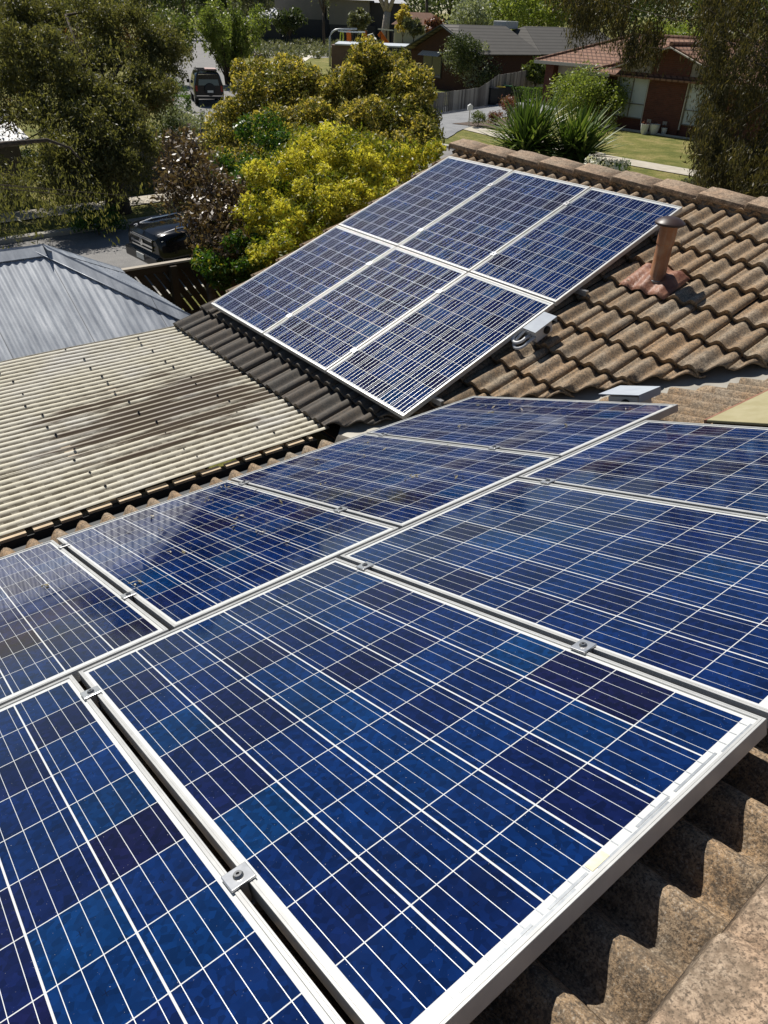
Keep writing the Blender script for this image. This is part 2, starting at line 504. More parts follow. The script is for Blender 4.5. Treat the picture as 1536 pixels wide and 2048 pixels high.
# far slope: a = world x, s measured from the panels' lower edge
S_EAVE2 = (2.225-PF.y)/math.cos(P2)
ORG2 = Vector((0, PF.y, PF.z))
tm = tiles(ORG2, Vector((1, 0, 0)), U2, N2, -3.55, 7.2, S_EAVE2, 13, .1490, .0865-.0745, clip=lambda p: p.y-p.x-3.0, seed=3)
tile_part('roof_tiles', tm, M['tile'], house, ((0, 3.07, 0), (1, -1, 0)), cut2=((0, RY-.10, 0), (0, 1, 0)))
# near slope: a = -world y (so that the tile faces up), s from x=0
S_EAVE1 = -.46/math.cos(P1)
tm = tiles(Vector((0, 0, 0)), Vector((0, 1, 0)), U1, N1, -6.5, 6.2, S_EAVE1, 13, .1440, .0020, clip=lambda p: p.x-p.y+2.62, seed=5, pr=(-.190, .067, .85))
tm.f = [f[::-1] for f in tm.f]
tile_part('roof_tiles', tm, M['tile'], house, ((0, 2.56, 0), (-1, 1, 0)), cut2=((RX-.08, 0, 0), (1, 0, 0)))
# hidden rear slopes
tm = tiles(Vector((0, RY+(RY-PF.y), PF.z)), Vector((1, 0, 0)), Vector((0, -U2.y, U2.z)), Vector((0, -N2.y, N2.z)), -3.55, 7.2, S_EAVE2, 13, .149, .0, seg=4, seed=8)
tm.f = [f[::-1] for f in tm.f]
tile_part('roof_tiles', tm, M['tile'], house, cut2=((0, RY+.1, 0), (0, -1, 0)))
tm = tiles(Vector((2*RX, 0, 0)), Vector((0, 1, 0)), Vector((-U1.x, 0, U1.z)), Vector((-N1.x, 0, N1.z)), -6.5, 6.2, S_EAVE1, 12, .144, .0, seg=4, seed=9)
tile_part('roof_tiles', tm, M['tile'], house, cut2=((RX+.08, 0, 0), (-1, 0, 0)))
# underlay below the tiles, near black to stand for the shade under them
mb = MB()
d = .23
e2 = ORG2+U2*(S_EAVE2+.02)-N2*d; r2z = ORG2+U2*((RY-PF.y)/math.cos(P2))-N2*d
mb.add([(-3.5, e2.y, e2.z), (-.45, e2.y, e2.z), (3.3, r2z.y, r2z.z), (-3.5, r2z.y, r2z.z)], [(0, 1, 2, 3)])
mb.add([(3.3, r2z.y, r2z.z), (7, r2z.y, r2z.z), (7, r2z.y+3.9, e2.z), (-3.5, r2z.y+3.9, e2.z), (-3.5, r2z.y, r2z.z)], [(0, 1, 2, 3, 4)])
e1 = U1*(S_EAVE1+.02)-N1*d; r1 = U1*(RX/math.cos(P1))-N1*d
mb.add([(e1.x, -6.4, e1.z), (r1.x, -6.4, r1.z), (r1.x, 6.0, r1.z), (e1.x, 2.2, e1.z)], [(0, 1, 2, 3)])
build('underlay', mb, M['deck'], house, world=True)
# valley gutter, an open metal trough
mb = MB(); rows = []
for k in range(13):
    u = k/12; x = -.60+u*4.1; yv = x+2.80
    zc = -.045+(x)*math.tan(P1)-.20
    rows.append([(x-.22, yv+.22, zc+.085), (x-.03, yv+.03, zc+.012), (x+.03, yv-.03, zc+.012), (x+.22, yv-.22, zc+.085)])
mb.grid(rows)
vg = build('valley_gutter', mb, M['valley'], house, world=True)


def caps(p0, dirv, n, step, width, drop, m, seed, name='ridge_capping'):
    rnd = random.Random(seed); side = Vector((-dirv.y, dirv.x, 0)); mb = MB()
    pr = [(-width, -drop), (-width*.97, -drop+.035), (-width*.55, -drop*.42+.018), (-width*.25, .004), (0, .016), (width*.25, .004), (width*.55, -drop*.42+.018), (width*.97, -drop+.035), (width, -drop)]
    for i in range(n):
        j = rnd.uniform(-.005, .005); jy = rnd.uniform(-.006, .006)
        rows = []
        for u, lift, sc in ((-.001, -.012, 1.0), (0, .026, 1.03), (.012, .030, 1.05), (step*.5, .016, 1.0), (step+.045, .0, .97)):
            rows.append([p0 + dirv*(i*step+u) + side*(a*sc+jy) + Vector((0, 0, h*sc+lift+j)) for a, h in pr])
        mb.grid(rows)
    o = build(name, mb, m, house, world=True); o.data.shade_smooth(); o.data.set_sharp_from_angle(angle=rad(32))
    sm = o.modifiers.new('thick', 'SOLIDIFY'); sm.thickness = .016; sm.offset = -1
    return o


caps(Vector((-3.60, RY, ZR-.002)), Vector((1, 0, 0)), 24, .470, .195, .050, M['ridge'], 2)
caps(Vector((RX, 6.1, 1.145)), Vector((0, -1, 0)), 27, .455, .185, .080, M['ridge'], 4)
mb = MB()
mb.bar((-3.5, RY-.165, ZR-.055), (6.8, RY-.165, ZR-.055), .05, .09); mb.bar((-3.5, RY+.165, ZR-.055), (6.8, RY+.165, ZR-.055), .05, .09)
mb.bar((RX-.15, 5.9, 1.045), (RX-.15, -6.3, 1.045), .05, .075); mb.bar((RX+.15, 5.9, 1.045), (RX+.15, -6.3, 1.045), .05, .075)
build('bedding_mortar', mb, M['mortar'], house, world=True)
build('eave_gutter', MB().span((-.60, -6.4, -.50), (-.43, 2.0, -.375)), M['fascia'], house, world=True, bevel=.01)
# fascias, gutter, walls
mb = MB()
mb.span((-3.5, 2.30, -.72), (-.48, 2.335, -.50)); mb.span((-.38, -6.4, -.66), (-.345, 2.3, -.45)); mb.span((-3.5, 2.335, -.68), (-3.465, 10.1, -.5))
build('fascia', mb, M['fascia'], house, world=True)
mb = MB(); mb.prism([(-3.47, 2.7, -.62), (-3.47, 9.7, -.62), (-3.47, RY, .85)], (0, 0, 0), (.02, 0, 0))
mb.span((-3.40, 2.75, GA-.4), (6.9, 9.6, -.62)); mb.span((.05, -6.3, GA-.4), (6.9, 2.75, -.62))
build('wall', mb, M['housebrick'], house, world=True)

# ------------------------------------------------------------------ solar panels
PW_, PL_ = .992, 1.65


def make_panel():
    root = thing('solar_panel', (0, 0, 0), 'x', 'solar panel')
    w = .0115; mb = MB()
    def ring(o0, o1, z0, z1):
        a = [(o0, o0), (PW_-o0, o0), (PW_-o0, PL_-o0), (o0, PL_-o0)]; b = [(o1, o1), (PW_-o1, o1), (PW_-o1, PL_-o1), (o1, PL_-o1)]
        mb.add([(*p, z0) for p in a]+[(*p, z1) for p in b], [(i, (i+1) % 4, 4+(i+1) % 4, 4+i) for i in range(4)])
    ring(0, 0, -.040, -.0006); ring(0, .0006, -.0006, 0); ring(.0006, .0042, 0, 0); ring(.0042, .0048, 0, -.0009); ring(.0048, .0058, -.0009, -.0009); ring(.0058, .0062, -.0009, 0); ring(.0062, w, 0, 0); ring(w, w+.0003, 0, -.0045)
    ring(w, w, -.0045, -.006); ring(.026, 0, -.040, -.040)
    build('frame', mb, M['alu'], root)
    mb = MB().add([(w, w, -.004), (PW_-w, w, -.004), (PW_-w, PL_-w, -.004), (w, PL_-w, -.004)], [(0, 1, 2, 3)])
    build('cell_sheet', mb, M['cells'], root)
    mb = MB().add([(w, w, -.010), (PW_-w, w, -.010), (PW_-w, PL_-w, -.010), (w, PL_-w, -.010)], [(3, 2, 1, 0)])
    build('backsheet', mb, M['black'], root)
    return root


def frame_matrix(o, x, y, n): return Matrix(((x.x, y.x, n.x, o.x), (x.y, y.y, n.y, o.y), (x.z, y.z, n.z, o.z), (0, 0, 0, 1)))


proto = make_panel(); used = [False]


def put_panel(o, x, y, n, label, group):
    r = proto if not used[0] else copy_tree(proto); used[0] = True
    r.matrix_world = frame_matrix(o, x, y, n); r['label'] = label; r['group'] = group; return r


def add_clamp(panel, x, y, n):
    """mid clamp over a frame edge, in panel coordinates"""
    mb = MB().box((x, y, .0035), (.052, .048, .006)); mb.box((x, y, -.02), (.014, .044, .044))
    c = build('clamp', mb, M['galv_bracket'], panel, bevel=.0015)
    b = MB().lathe([(.0105, .0065), (.0105, .0085), (.008, .0125), (.0035, .0125), (.0033, .0085)], (x, y, 0), 14)
    build('bolt', b, M['steel'], c)


GN = 'solar panels on the near roof slope'
DL = .330
near = {}
pitch_y = 1.012
for k, nm, lb in ((-1, 'C', 'lower row near panel at the left edge of the picture, beside the pergola corner'),
                  (0, 'D', 'dark near panel by the pergola gutter, second along the lower row'),
                  (1, 'E', 'leaf-littered near panel between the pergola corner and the valley'),
                  (2, 'F', 'lower row panel furthest back, touching the far array corner, grey box at its end')):
    o = Vector((0, 0, 0)) + Vector((0, k*pitch_y+.01+PW_, 0))
    near[nm] = put_panel(o, Vector((0, -1, 0)), U1, N1, lb, GN)
for k, nm, lb in ((-1, 'G', 'big cropped panel in the bottom left corner of the picture'),
                  (0, 'A', 'largest foreground panel with the label strip along its open edge above bare tiles'),
                  (1, 'B', 'upper row panel reflecting trees, second from the foreground'),
                  (2, 'H', 'upper row panel furthest back, beside the khaki roof cover')):
    o = U1*1.668 + Vector((0, k*pitch_y-DL+.01+PW_, 0))
    near[nm] = put_panel(o, Vector((0, -1, 0)), U1, N1, lb, GN)
for nm in 'DEF':
    for s in (.197, 1.20): add_clamp(near[nm], PW_+.010, s, 0)
for nm in 'ABH':
    for s in (.185, 1.172): add_clamp(near[nm], PW_+.010, s, 0)
# ribbons and sticker under the glass along the open edge of the foreground panel
A_ = near['A']
def ribbon(x0, x1, y0, y1, z): return MB().add([(x0, y0, z), (x1, y0, z), (x1, y1, z), (x0, y1, z)], [(0, 1, 2, 3)])
mb = MB()
for x0, x1, yy in ((.03, .145, 1.6345), (.155, .30, 1.6275), (.32, .42, 1.6275), (.33, .54, 1.6345), (.56, .66, 1.6275), (.60, .80, 1.6345), (.70, .86, 1.6275), (.83, .965, 1.6345)):
    mb.v += ribbon(x0, x1, yy-.0028, yy+.0028, -.0034).v; o_ = len(mb.v)-4; mb.f.append((o_, o_+1, o_+2, o_+3))
for i in range(6):
    for q in (.125, .375, .625, .875):
        x = .0205+(i+q)*.1585; mb.v += ribbon(x-.0012, x+.0012, 1.6135, 1.629, -.0036).v; o_ = len(mb.v)-4; mb.f.append((o_, o_+1, o_+2, o_+3))
build('bus_ribbon', mb, M['ribbon'], A_)
build('sticker', ribbon(.505, .552, 1.6155, 1.6325, -.0030), M['sticker'], A_)
GF = 'solar panels on the far roof slope'
fl = {(0, 0): 'far array lower left panel above the dark eave tiles, next to the fence', (1, 0): 'far array lower middle panel above the dark eave tiles',
      (2, 0): 'far array lower right panel reaching down to the valley', (0, 1): 'far array upper left panel under the ridge, beside the yellow bush',
      (1, 1): 'far array upper middle panel under the ridge caps', (2, 1): 'far array upper right panel behind the terracotta vent pipe'}
far = {}
for (i, j), lb in fl.items():
    o = PF + Vector((i*1.012+.01, 0, 0)) + U2*(j*1.67)
    far[(i, j)] = put_panel(o, Vector((1, 0, 0)), U2, N2, lb, GF)
for (i, j) in ((0, 0), (1, 0), (0, 1), (1, 1)):
    for s in (.31, 1.30): add_clamp(far[(i, j)], PW_+.010, s, 0)
# mounting rails
def rail(a, b, label, group):
    a = Vector(a); b = Vector(b); r = thing('mounting_rail', a, label, 'rail', group)
    mb = MB().bar((0, 0, 0), b-a, .034, .042, up=(0, 0, 1)); build('rail_bar', mb, M['galv_bracket'], r)
    e = (b-a).normalized(); mb = MB().bar(b-a+e*.0005, b-a+e*.004, .024, .03); build('end_cap', mb, M['steel'], r)
for s, wh in ((.31, 'lowest aluminium rail end poking from under the far array above the valley'), (1.30, 'second aluminium rail under the far array, beside the isolator box'), (1.955, 'bright aluminium rail end poking out below the vent pipe'), (2.97, 'top aluminium rail under the far array near the ridge')):
    q = PF+U2*s-N2*.064
    rail(q+Vector((.02, 0, 0)), q+Vector((3.105 if s < 2.9 else 3.03, 0, 0)), wh, 'rails under the far array')
for s, y0, y1, wh in ((.197, -1.1, 3.02, 'aluminium rail under the lower row of near panels, by the eave'), (1.20, -1.1, 3.02, 'aluminium rail under the middle of the lower near row'), (1.853, -1.4, 2.67, 'aluminium rail under the upper near row at its low side'), (2.84, -1.4, 2.67, 'aluminium rail under the upper near row near the ridge')):
    q = U1*s-N1*.064; rail(q+Vector((0, y0, 0)), q+Vector((0, y1, 0)), wh, 'rails under the near panels')

# ------------------------------------------------------------------ vent pipe
VP = Vector((.15, 4.865, .445))
vent = thing('vent_pipe', VP, 'terracotta vent pipe with dark mushroom cap standing on the far tiles', 'vent pipe')
z0 = VP.z
build('pipe', MB().lathe([(.066, -.06), (.067, .05), (.070, .075), (.070, .17), (.062, .18), (.062, .43), (.0675, .435), (.0675, .585)], (0, 0, 0), 28), M['terra'], vent, auto=40)
mb = MB().lathe([(.071, .135), (.076, .14), (.076, .155), (.071, .160)], (0, 0, 0), 28); mb.box((-.045, -.070, .148), (.025, .025, .018))
build('hose_clamp', mb, M['steel'], vent)
cp = [(.098, .575), (.110, .578), (.115, .586), (.114, .595), (.106, .603), (.095, .610), (.072, .625), (.04, .634), (.012, .637)]
build('cap', MB().lathe(cp, (0, 0, 0), 36), M['cowl'], vent, auto=35)
rows = []
sv = (VP.y-PF.y)/math.cos(P2)
for i in range(25):
    sN = sv-.205+i*(.345/24); row = []
    for q in range(37):
        a = VP.x-.235+q*(.43/36)
        f = (a-.012)/.298; ph = 2*(f-math.floor(f))+.30
        h = prof(ph)*.62+.014*math.sin(a*61+i)*math.sin(i*.9+q*.4)*.35
        r = math.hypot(a-VP.x, (sN-sv)*.9); h += .055*math.exp(-((r/.11)**2))
        ed = min(q, 36-q, i, 24-i)
        if ed == 0: h -= .02
        row.append(ORG2+Vector((a, 0, 0))+U2*sN+N2*h)
    rows.append(row)
build('flashing', MB().grid(rows), M['flash'], vent, smooth=True, world=True)

# ------------------------------------------------------------------ isolator boxes
def isolator(loc, xdir, ydir, n, label, L=.24, Wd=.12, H=.10, tilt=.0, conduit=True):
    r = thing('isolator_box', (0, 0, 0), label, 'electrical box', 'isolator boxes on the roof')
    r.matrix_world = frame_matrix(Vector(loc), xdir, ydir, n)
    build('enclosure', MB().box((0, 0, -H/2-.01), (Wd*.8, L*.86, H)), M['pvc'], r, bevel=.006)
    mb = MB(); 
    mb.box((0, 0, .012), (Wd*1.30, L*1.15, .003)); mb.box((-Wd*.65+.0015, 0, -.006), (.003, L*1.15, .033)); mb.box((0, L*.575-.0015, -.012), (Wd*1.26, .003, .045))
    build('sun_shield', mb, M['shield'], r)
    build('knob', MB().lathe([(.03, 0), (.03, .018), (.02, .024)], (Wd*.4, .02, -H*.55), 16, Matrix.Rotation(rad(90), 3, 'Y')), M['black'], r)
    if conduit:
        for k, dx in enumerate((-.018, .028)):
            pts = [(dx, -L*.43, -.06)]
            for i in range(13):
                a = math.pi*i/12; pts.append((dx-.012-.055*(1-math.cos(a))-.02*k, -L*.43-.045-.07*math.sin(a)-.02*k, -.06-.02*math.sin(a)-.03*k))
            pts.append((dx-.15, -L*.43+.06, -.075)); pts.append((dx-.30, -L*.43+.10, -.09))
            build('conduit', MB().tube(pts, .0135, 12), M['pvc'], r, smooth=True)
    build('bracket', MB().box((0, 0, -H-.02), (.03, L, .025)), M['galv_bracket'], r)
    return r


isolator(PF+Vector((3.155, 0, 0))+U2*1.345+N2*.035, Vector((1, 0, 0)), U2, N2, 'grey isolator box with looped conduit under the right edge of the far array', L=.215, Wd=.10)
isolator(U1*1.235+Vector((0, 3.17, 0))+N1*.022, Vector((0, -1, 0)), U1, N1, 'grey isolator box under a flat tin shield on the near roof, by the valley', conduit=False, L=.25, Wd=.17)

# khaki roof cover on the right
cov = thing('roof_skylight', U1*2.0+Vector((0, 2.75, 0)), 'flat khaki covered skylight with reddish edge at the right side of the near roof', 'skylight')
Rn = Matrix((Vector((0, -1, 0)), U1, N1)).transposed()
cc = U1*2.62+Vector((0, 3.35, 0))
build('kerb_frame', MB().box(cc-N1*.075, (1.16, 1.24, .13), Rn), M['fascia'], cov, world=True)
build('cover', MB().box(cc-N1*.003, (1.20, 1.28, .014), Rn), M['khaki'], cov, world=True, bevel=.003)
build('edge_trim', MB().box(cc-U1*.648-N1*.012, (1.20, .014, .03), Rn), M['sheet_red'], cov, world=True)

# leaf litter on the near panels
def litter():
    mb = MB(); rnd = random.Random(4)
    spots = []
    for k in range(26): spots.append((rnd.uniform(.15, 1.6), rnd.uniform(.1, 3.0), rnd.choice((1, 1, 2, 3))))
    spots += [(.62, 2.33, 7), (.55, 1.35, 3), (1.15, 1.5, 6), (.75, 1.2, 3), (.3, .75, 6), (.15, .9, 6), (.2, .45, 3), (1.1, .06, 7), (.9, .3, 3), (.7, -.2, 4), (1.0, -.5, 3)]
    for s, t, n in spots:
        for _ in range(n):
            c = U1*(s+rnd.gauss(0, .018))+Vector((0, t+rnd.gauss(0, .018), 0))+N1*rnd.uniform(.002, .010)
            a = rnd.uniform(0, 6.28); l = rnd.uniform(.008, .02); w = l*.35
            d1 = (U1*math.cos(a)+Vector((0, math.sin(a), 0)))*l+N1*rnd.uniform(-.004, .008); d2 = (Vector((0, math.cos(a), 0))-U1*math.sin(a))*w+N1*rnd.uniform(-.003, .003)
            mb.add([c-d1, c-d2, c+d1, c+d2], [(0, 1, 2, 3)])
    o = build('leaf_litter', mb, leafmat('dry_leaf', (.10, .085, .03), (.30, .25, .15), (.55, .5, .4), .2, .6)); tag(o, 'small dry leaves lying loose on the near solar panels', 'leaves', kind='stuff')


litter()

# ------------------------------------------------------------------ pergola with corrugated plastic roof
def m_poly():
    t = NT('weathered_polycarbonate'); x, y, z = t.sep(t.pos())
    st = t.scale(t.pos(), (9.0, 1.1, 1.0)); n1 = t.noise(1.0, 6, .62, st); n2 = t.noise(1.5, 5, .6); n3 = t.noise(26, 4, .7, t.scale(t.pos(), (1.2, .35, 1)))
    ph = t.math('FRACT', t.math('DIVIDE', t.math('ADD', x, 3.5), .0762))
    crest = t.math('MULTIPLY', t.math('ADD', t.math('COSINE', t.math('MULTIPLY', ph, 6.28318)), 1.0), .5)
    base = t.mix(n3, (.78, .72, .55), (.86, .82, .69))
    base = t.mix(t.ramp(n2, [(.45, 0.0), (.7, .8)]), base, (.84, .82, .77))
    # brown grime: a broad patch across the middle of the roof
    cx_ = t.math('DIVIDE', t.math('ADD', x, 1.85), .62); cy_ = t.math('DIVIDE', t.math('SUBTRACT', y, 1.45), 1.05)
    rr = t.math('ADD', t.math('MULTIPLY', cx_, cx_), t.math('MULTIPLY', cy_, cy_))
    rr = t.math('ADD', rr, t.math('MULTIPLY', t.math('SUBTRACT', n1, .5), 6.5))
    patch = t.ramp(rr, [(.4, 1.0), (2.4, 0.0)])
    lowc = t.math('SUBTRACT', 1.0, crest)
    amt = t.math('MULTIPLY', patch, t.math('ADD', .42, t.math('MULTIPLY', t.ramp(lowc, [(.02, 0.0), (.2, 1.0)]), .49)))
    col = t.mix(amt, base, (.058, .022, .012))
    # trough dirt, with shaded gaps of the lattice below painted in as dashes
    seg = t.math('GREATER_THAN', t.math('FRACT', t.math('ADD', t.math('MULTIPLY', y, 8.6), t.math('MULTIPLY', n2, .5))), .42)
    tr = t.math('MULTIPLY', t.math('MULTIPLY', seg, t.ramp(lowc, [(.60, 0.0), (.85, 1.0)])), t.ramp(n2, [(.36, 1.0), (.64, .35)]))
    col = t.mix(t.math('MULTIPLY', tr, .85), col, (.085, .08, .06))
    trough = t.math('MULTIPLY', t.ramp(lowc, [(.18, 0.0), (.62, .95)]), t.ramp(n3, [(.3, 1.0), (.7, .55)]))
    col = t.mix(trough, col, (.095, .075, .048))
    lapl = t.math('LESS_THAN', t.math('ABSOLUTE', t.math('ADD', x, 1.512)), .006); col = t.mix(t.math('MULTIPLY', lapl, .85), col, (.05, .04, .03))
    spk = t.ramp(t.noise(55, 3, .6), [(.70, 0.0), (.76, .8)]); col = t.mix(spk, col, (.045, .036, .03))
    t.set(col, .8, 0, .12)
    tl = t.n.new('ShaderNodeBsdfTranslucent'); t.L(col, tl.inputs['Color']); mx = t.n.new('ShaderNodeMixShader'); mx.inputs[0].default_value = .16
    t.L(t.b.outputs[0], mx.inputs[1]); t.L(tl.outputs[0], mx.inputs[2]); t.L(mx.outputs[0], t.out.inputs['Surface'])
    return t.m


per = thing('pergola', (-2.1, 1.0, GA), 'pergola roofed with cream stained corrugated plastic sheets beside the tiles', 'pergola')
PX0, PX1, PY0, PY1, PZ = -3.56, -.815, -.17, 2.30, -.405
rows = []
nx = 37*8+5
for k in range(14):
    y = PY0+(PY1-PY0)*k/13; row = []
    for i in range(nx+1):
        x = PX0+(PX1-PX0)*i/nx
        lap = .006 if (x > -1.51) else 0.0
        row.append((x, y, PZ+.0095*math.cos(2*math.pi*(x+3.5)/.0762)+lap+.004*math.sin(x*2.1+y*3)+.0025*math.sin(x*9+y*1.3)))
    rows.append(row)
mb = MB().grid(rows); mb.f = [f[::-1] for f in mb.f]
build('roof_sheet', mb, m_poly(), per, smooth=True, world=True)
mb = MB()
for y in (-.10, .55, 1.2, 1.85): mb.span((PX0+.02, y-.035, PZ-.06), (PX1-.01, y+.035, PZ-.0125))
build('batten', mb, simple('pale_batten', (.34, .27, .18), (.42, .34, .24), 8, .8), per, world=True)
mb = MB(); rnd = random.Random(6); y = PY0+.01
while y < 2.1:
    l = rnd.uniform(.10, .17); mb.span((PX1-.012, y, PZ-.030-rnd.uniform(0, .004)), (PX1+.034, min(y+l, 2.12), PZ-.012)); y += l+rnd.uniform(.035, .055)
build('infill_strip', mb, simple('cream_foam_strip', (.52, .40, .26), (.62, .49, .33), 9, .85), per, world=True)
mb = MB(); mb.span((PX1-.03, PY0-.01, PZ-.26), (PX1+.035, 2.16, PZ-.038)); mb.span((PX0, PY0-.012, PZ-.21), (PX1-.04, PY0+.03, PZ-.056))
build('beam', mb, M['fascia'], per, world=True, bevel=.004)
mb = MB(); mb.span((PX1+.036, PY0, PZ-.25), (PX1+.05, 2.16, PZ-.085))
build('gutter', mb, simple('dark_gutter', (.03, .034, .034), (.05, .053, .052), 6, .35, .3), per, world=True)
for x, y in ((PX1-.05, PY0+.1), (PX0+.1, PY0+.1), (PX0+.1, 2.0)): build('post', MB().span((x-.045, y-.045, GA-.2), (x+.045, y+.045, PZ-.262)), M['fascia'], per, world=True)
sc0 = None
for y in (-.10, .55, 1.2, 1.85):
    for i in range(13):
        x = -3.5+.0762*(3*i)+(.0762 if random.random() < .45 else 0)
        if x > PX1: continue
        if sc0 is None:
            sc0 = build('roofing_screw', MB().lathe([(.010, 0), (.011, .002), (.006, .004), (.0055, .011), (.002, .013)], (0, 0, 0), 10), M['black'], per); s_ = sc0
        else: s_ = sc0.copy(); COL.objects.link(s_); s_.parent = per
        s_.location = Vector((x, y+random.uniform(-.05, .05), PZ+.011))-per.location

# ------------------------------------------------------------------ galvanised shed roof behind the pergola
def m_galv():
    t = NT('galvanised_iron'); n1 = t.noise(1.0, 6, .65, t.scale(t.pos(), (2.0, 9.0, 2.0))); n2 = t.noise(30, 5, .7); n3 = t.noise(2.3, 4, .6)
    c = t.ramp(n1, [(.33, (.23, .255, .295)), (.52, (.35, .38, .42)), (.70, (.52, .545, .58))])
    c = t.mix(t.ramp(n2, [(.68, 0.0), (.78, .5)]), c, (.05, .05, .055)); c = t.mix(t.ramp(n3, [(.3, .3), (.6, 0.0)]), c, (.26, .28, .32))
    yy = t.sep(t.pos())[1]; lap = t.math('LESS_THAN', t.math('FRACT', t.math('DIVIDE', t.math('ADD', yy, 9.17), .762)), .010)
    c = t.mix(t.math('MULTIPLY', lap, .75), c, (.05, .052, .06)); t.set(c, t.ramp(n2, [(.3, .42), (.7, .6)]), .18, .5); return t.m


shed = thing('garage_shed', (-5.2, -.5, GA), 'grey galvanised corrugated iron hip roof of the shed behind the pergola', 'shed')
RSX, RSZ, RSY = -4.80, .20, 1.50; PS = math.tan(rad(31))
EX, EZ = -3.62, .20-(4.80-3.62)*math.tan(rad(31))
hipw = (RSX-EX)
galv = m_galv()
rows = []
nseg = 64*8
for j in range(7):
    u = j/6; row = []
    for i in range(nseg+1):
        y = RSY+1.18-(i/nseg)*4.9
        x = EX+(RSX-EX)*u; yl = RSY+1.18*(1-u)
        yy = min(y, yl)
        row.append((x, yy, EZ+(RSZ-EZ)*u+.0042*math.cos(2*math.pi*yy/.0762)))
    rows.append(row)
mb = MB().grid(rows); mb.f = [f[::-1] for f in mb.f]
build('roof_sheet', mb, galv, shed, smooth=True, world=True)
rows = []
for j in range(7):                                 # hip end, falling toward +y
    u = j/6; row = []
    for i in range(40*6+1):
        x0 = EX-(i/240)*2.36; hw = 1.18*(1-u); x = max(min(x0, RSX+hw), RSX-hw)
        row.append((x, RSY+1.18*(1-u), EZ+(RSZ-EZ)*u+.0085*math.cos(2*math.pi*x/.0762)))
    rows.append(row)
build('roof_sheet', MB().grid(rows), galv, shed, smooth=True, world=True)
mb = MB().grid([[(RSX, RSY, RSZ+.005), (RSX, -2.2, RSZ+.005)], [(RSX-1.18, RSY+1.18, EZ), (RSX-1.18, -2.2, EZ)]])
mb.f = [f[::-1] for f in mb.f]
build('roof_sheet', mb, galv, shed, world=True)
# cappings: folded strips over ridge and hips
def capping(a, b, na, nb, w, name):
    a = Vector(a); b = Vector(b); rows = []
    for k in range(9):
        p = a.lerp(b, k/8); rows.append([p+na*w, p+na*w*.12+Vector((0, 0, .020)), p+Vector((0, 0, .030)), p+nb*w*.12+Vector((0, 0, .020)), p+nb*w])
    mb = MB().grid(rows); o = build(name, mb, galv, shed, world=True)
    sm = o.modifiers.new('thick', 'SOLIDIFY'); sm.thickness = .004; sm.offset = 0
    e = MB().tube([a+na*w+Vector((0, 0, .004)), b+na*w+Vector((0, 0, .004))], .006, 8)
    build('rolled_edge', e, galv, o, smooth=True, world=True)
sd = Vector((RSX-EX, 0, RSZ-EZ)).normalized()*-1; up_ = Vector((0, 0, .012))
hd = Vector((1, 1, (EZ-RSZ)/1.18)).normalized()
capping((RSX, RSY+.02, RSZ+.008), (RSX, -2.2, RSZ+.008), (Vector((1, 0, -PS)).normalized())+up_, (Vector((-1, 0, -PS)).normalized())+up_, .125, 'ridge_capping')
nA = Vector((0, -1, 0)); nB = Vector((-1, 0, 0))
capping((RSX, RSY, RSZ+.012), (EX, RSY+1.18, EZ+.012), (nA*1+Vector((.0, 0, .0))).normalized()*1.15, nB*1.15, .125, 'hip_capping')
capping((RSX, RSY, RSZ+.012), (RSX-1.18, RSY+1.18, EZ+.012), nA*1.15, -nB*1.15, .125, 'hip_capping')
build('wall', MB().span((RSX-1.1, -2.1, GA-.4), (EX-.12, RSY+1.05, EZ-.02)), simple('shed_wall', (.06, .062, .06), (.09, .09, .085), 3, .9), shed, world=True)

# ------------------------------------------------------------------ timber yard fence with slanted boards
def m_timber(name, c1, c2, sc=(3, 3, 14)):
    t = NT(name); n = t.noise(3, 6, .65, t.scale(t.pos(), sc)); t.set(t.mix(t.island(), t.ramp(n, [(.3, c1), (.7, c2)]), t.ramp(n, [(.3, c2), (.7, c1)])), .85, 0, .25); return t.m


yf = thing('timber_fence', (-8.15, 3, gz(-8.15, 3)), 'dark timber fence of slanted boards with bright slits, below the shed roof', 'fence')
tmat = m_timber('dark_fence_timber', (.035, .026, .018), (.065, .050, .034))
FX = -8.15; ZT = -1.12; ZM = -2.02; ZB = -3.12
mb = MB(); rnd = random.Random(3)
for (zl, zh) in ((ZM, ZT-.10), (ZB, ZM-.02)):
    y = 1.0
    while y < 11.5:
        h = zh-zl; sl_ = .62*h; w = .128
        mb.prism([(FX, y, zh), (FX, y+w, zh), (FX, y+w+sl_, zl), (FX, y+sl_, zl)][::-1], (0, 0, 0), (.018, 0, 0)); y += w+.020+rnd.uniform(0, .014)
build('board', mb, tmat, yf, world=True)
build('rail', MB().span((FX+.02, 1.0, ZT-.14), (FX+.055, 11.8, ZT-.032)), tmat, yf, world=True); build('rail', MB().span((FX+.02, 1.0, ZM-.045), (FX+.06, 11.8, ZM+.045)), tmat, yf, world=True)
mb = MB(); mb.span((FX-.02, 1.0, ZT-.03), (FX+.08, 11.8, ZT))
build('cap', mb, m_timber('sunlit_cap_timber', (.34, .30, .24), (.48, .43, .36), (3, 14, 3)), yf, world=True)  # paler than the boards: sun on the fence top put into the colour
for y in (1.9, 4.25, 6.6, 8.95, 11.3): build('post', MB().span((FX+.061, y-.055, GA-.2), (FX+.16, y+.055, ZT-.045)), tmat, yf, world=True)

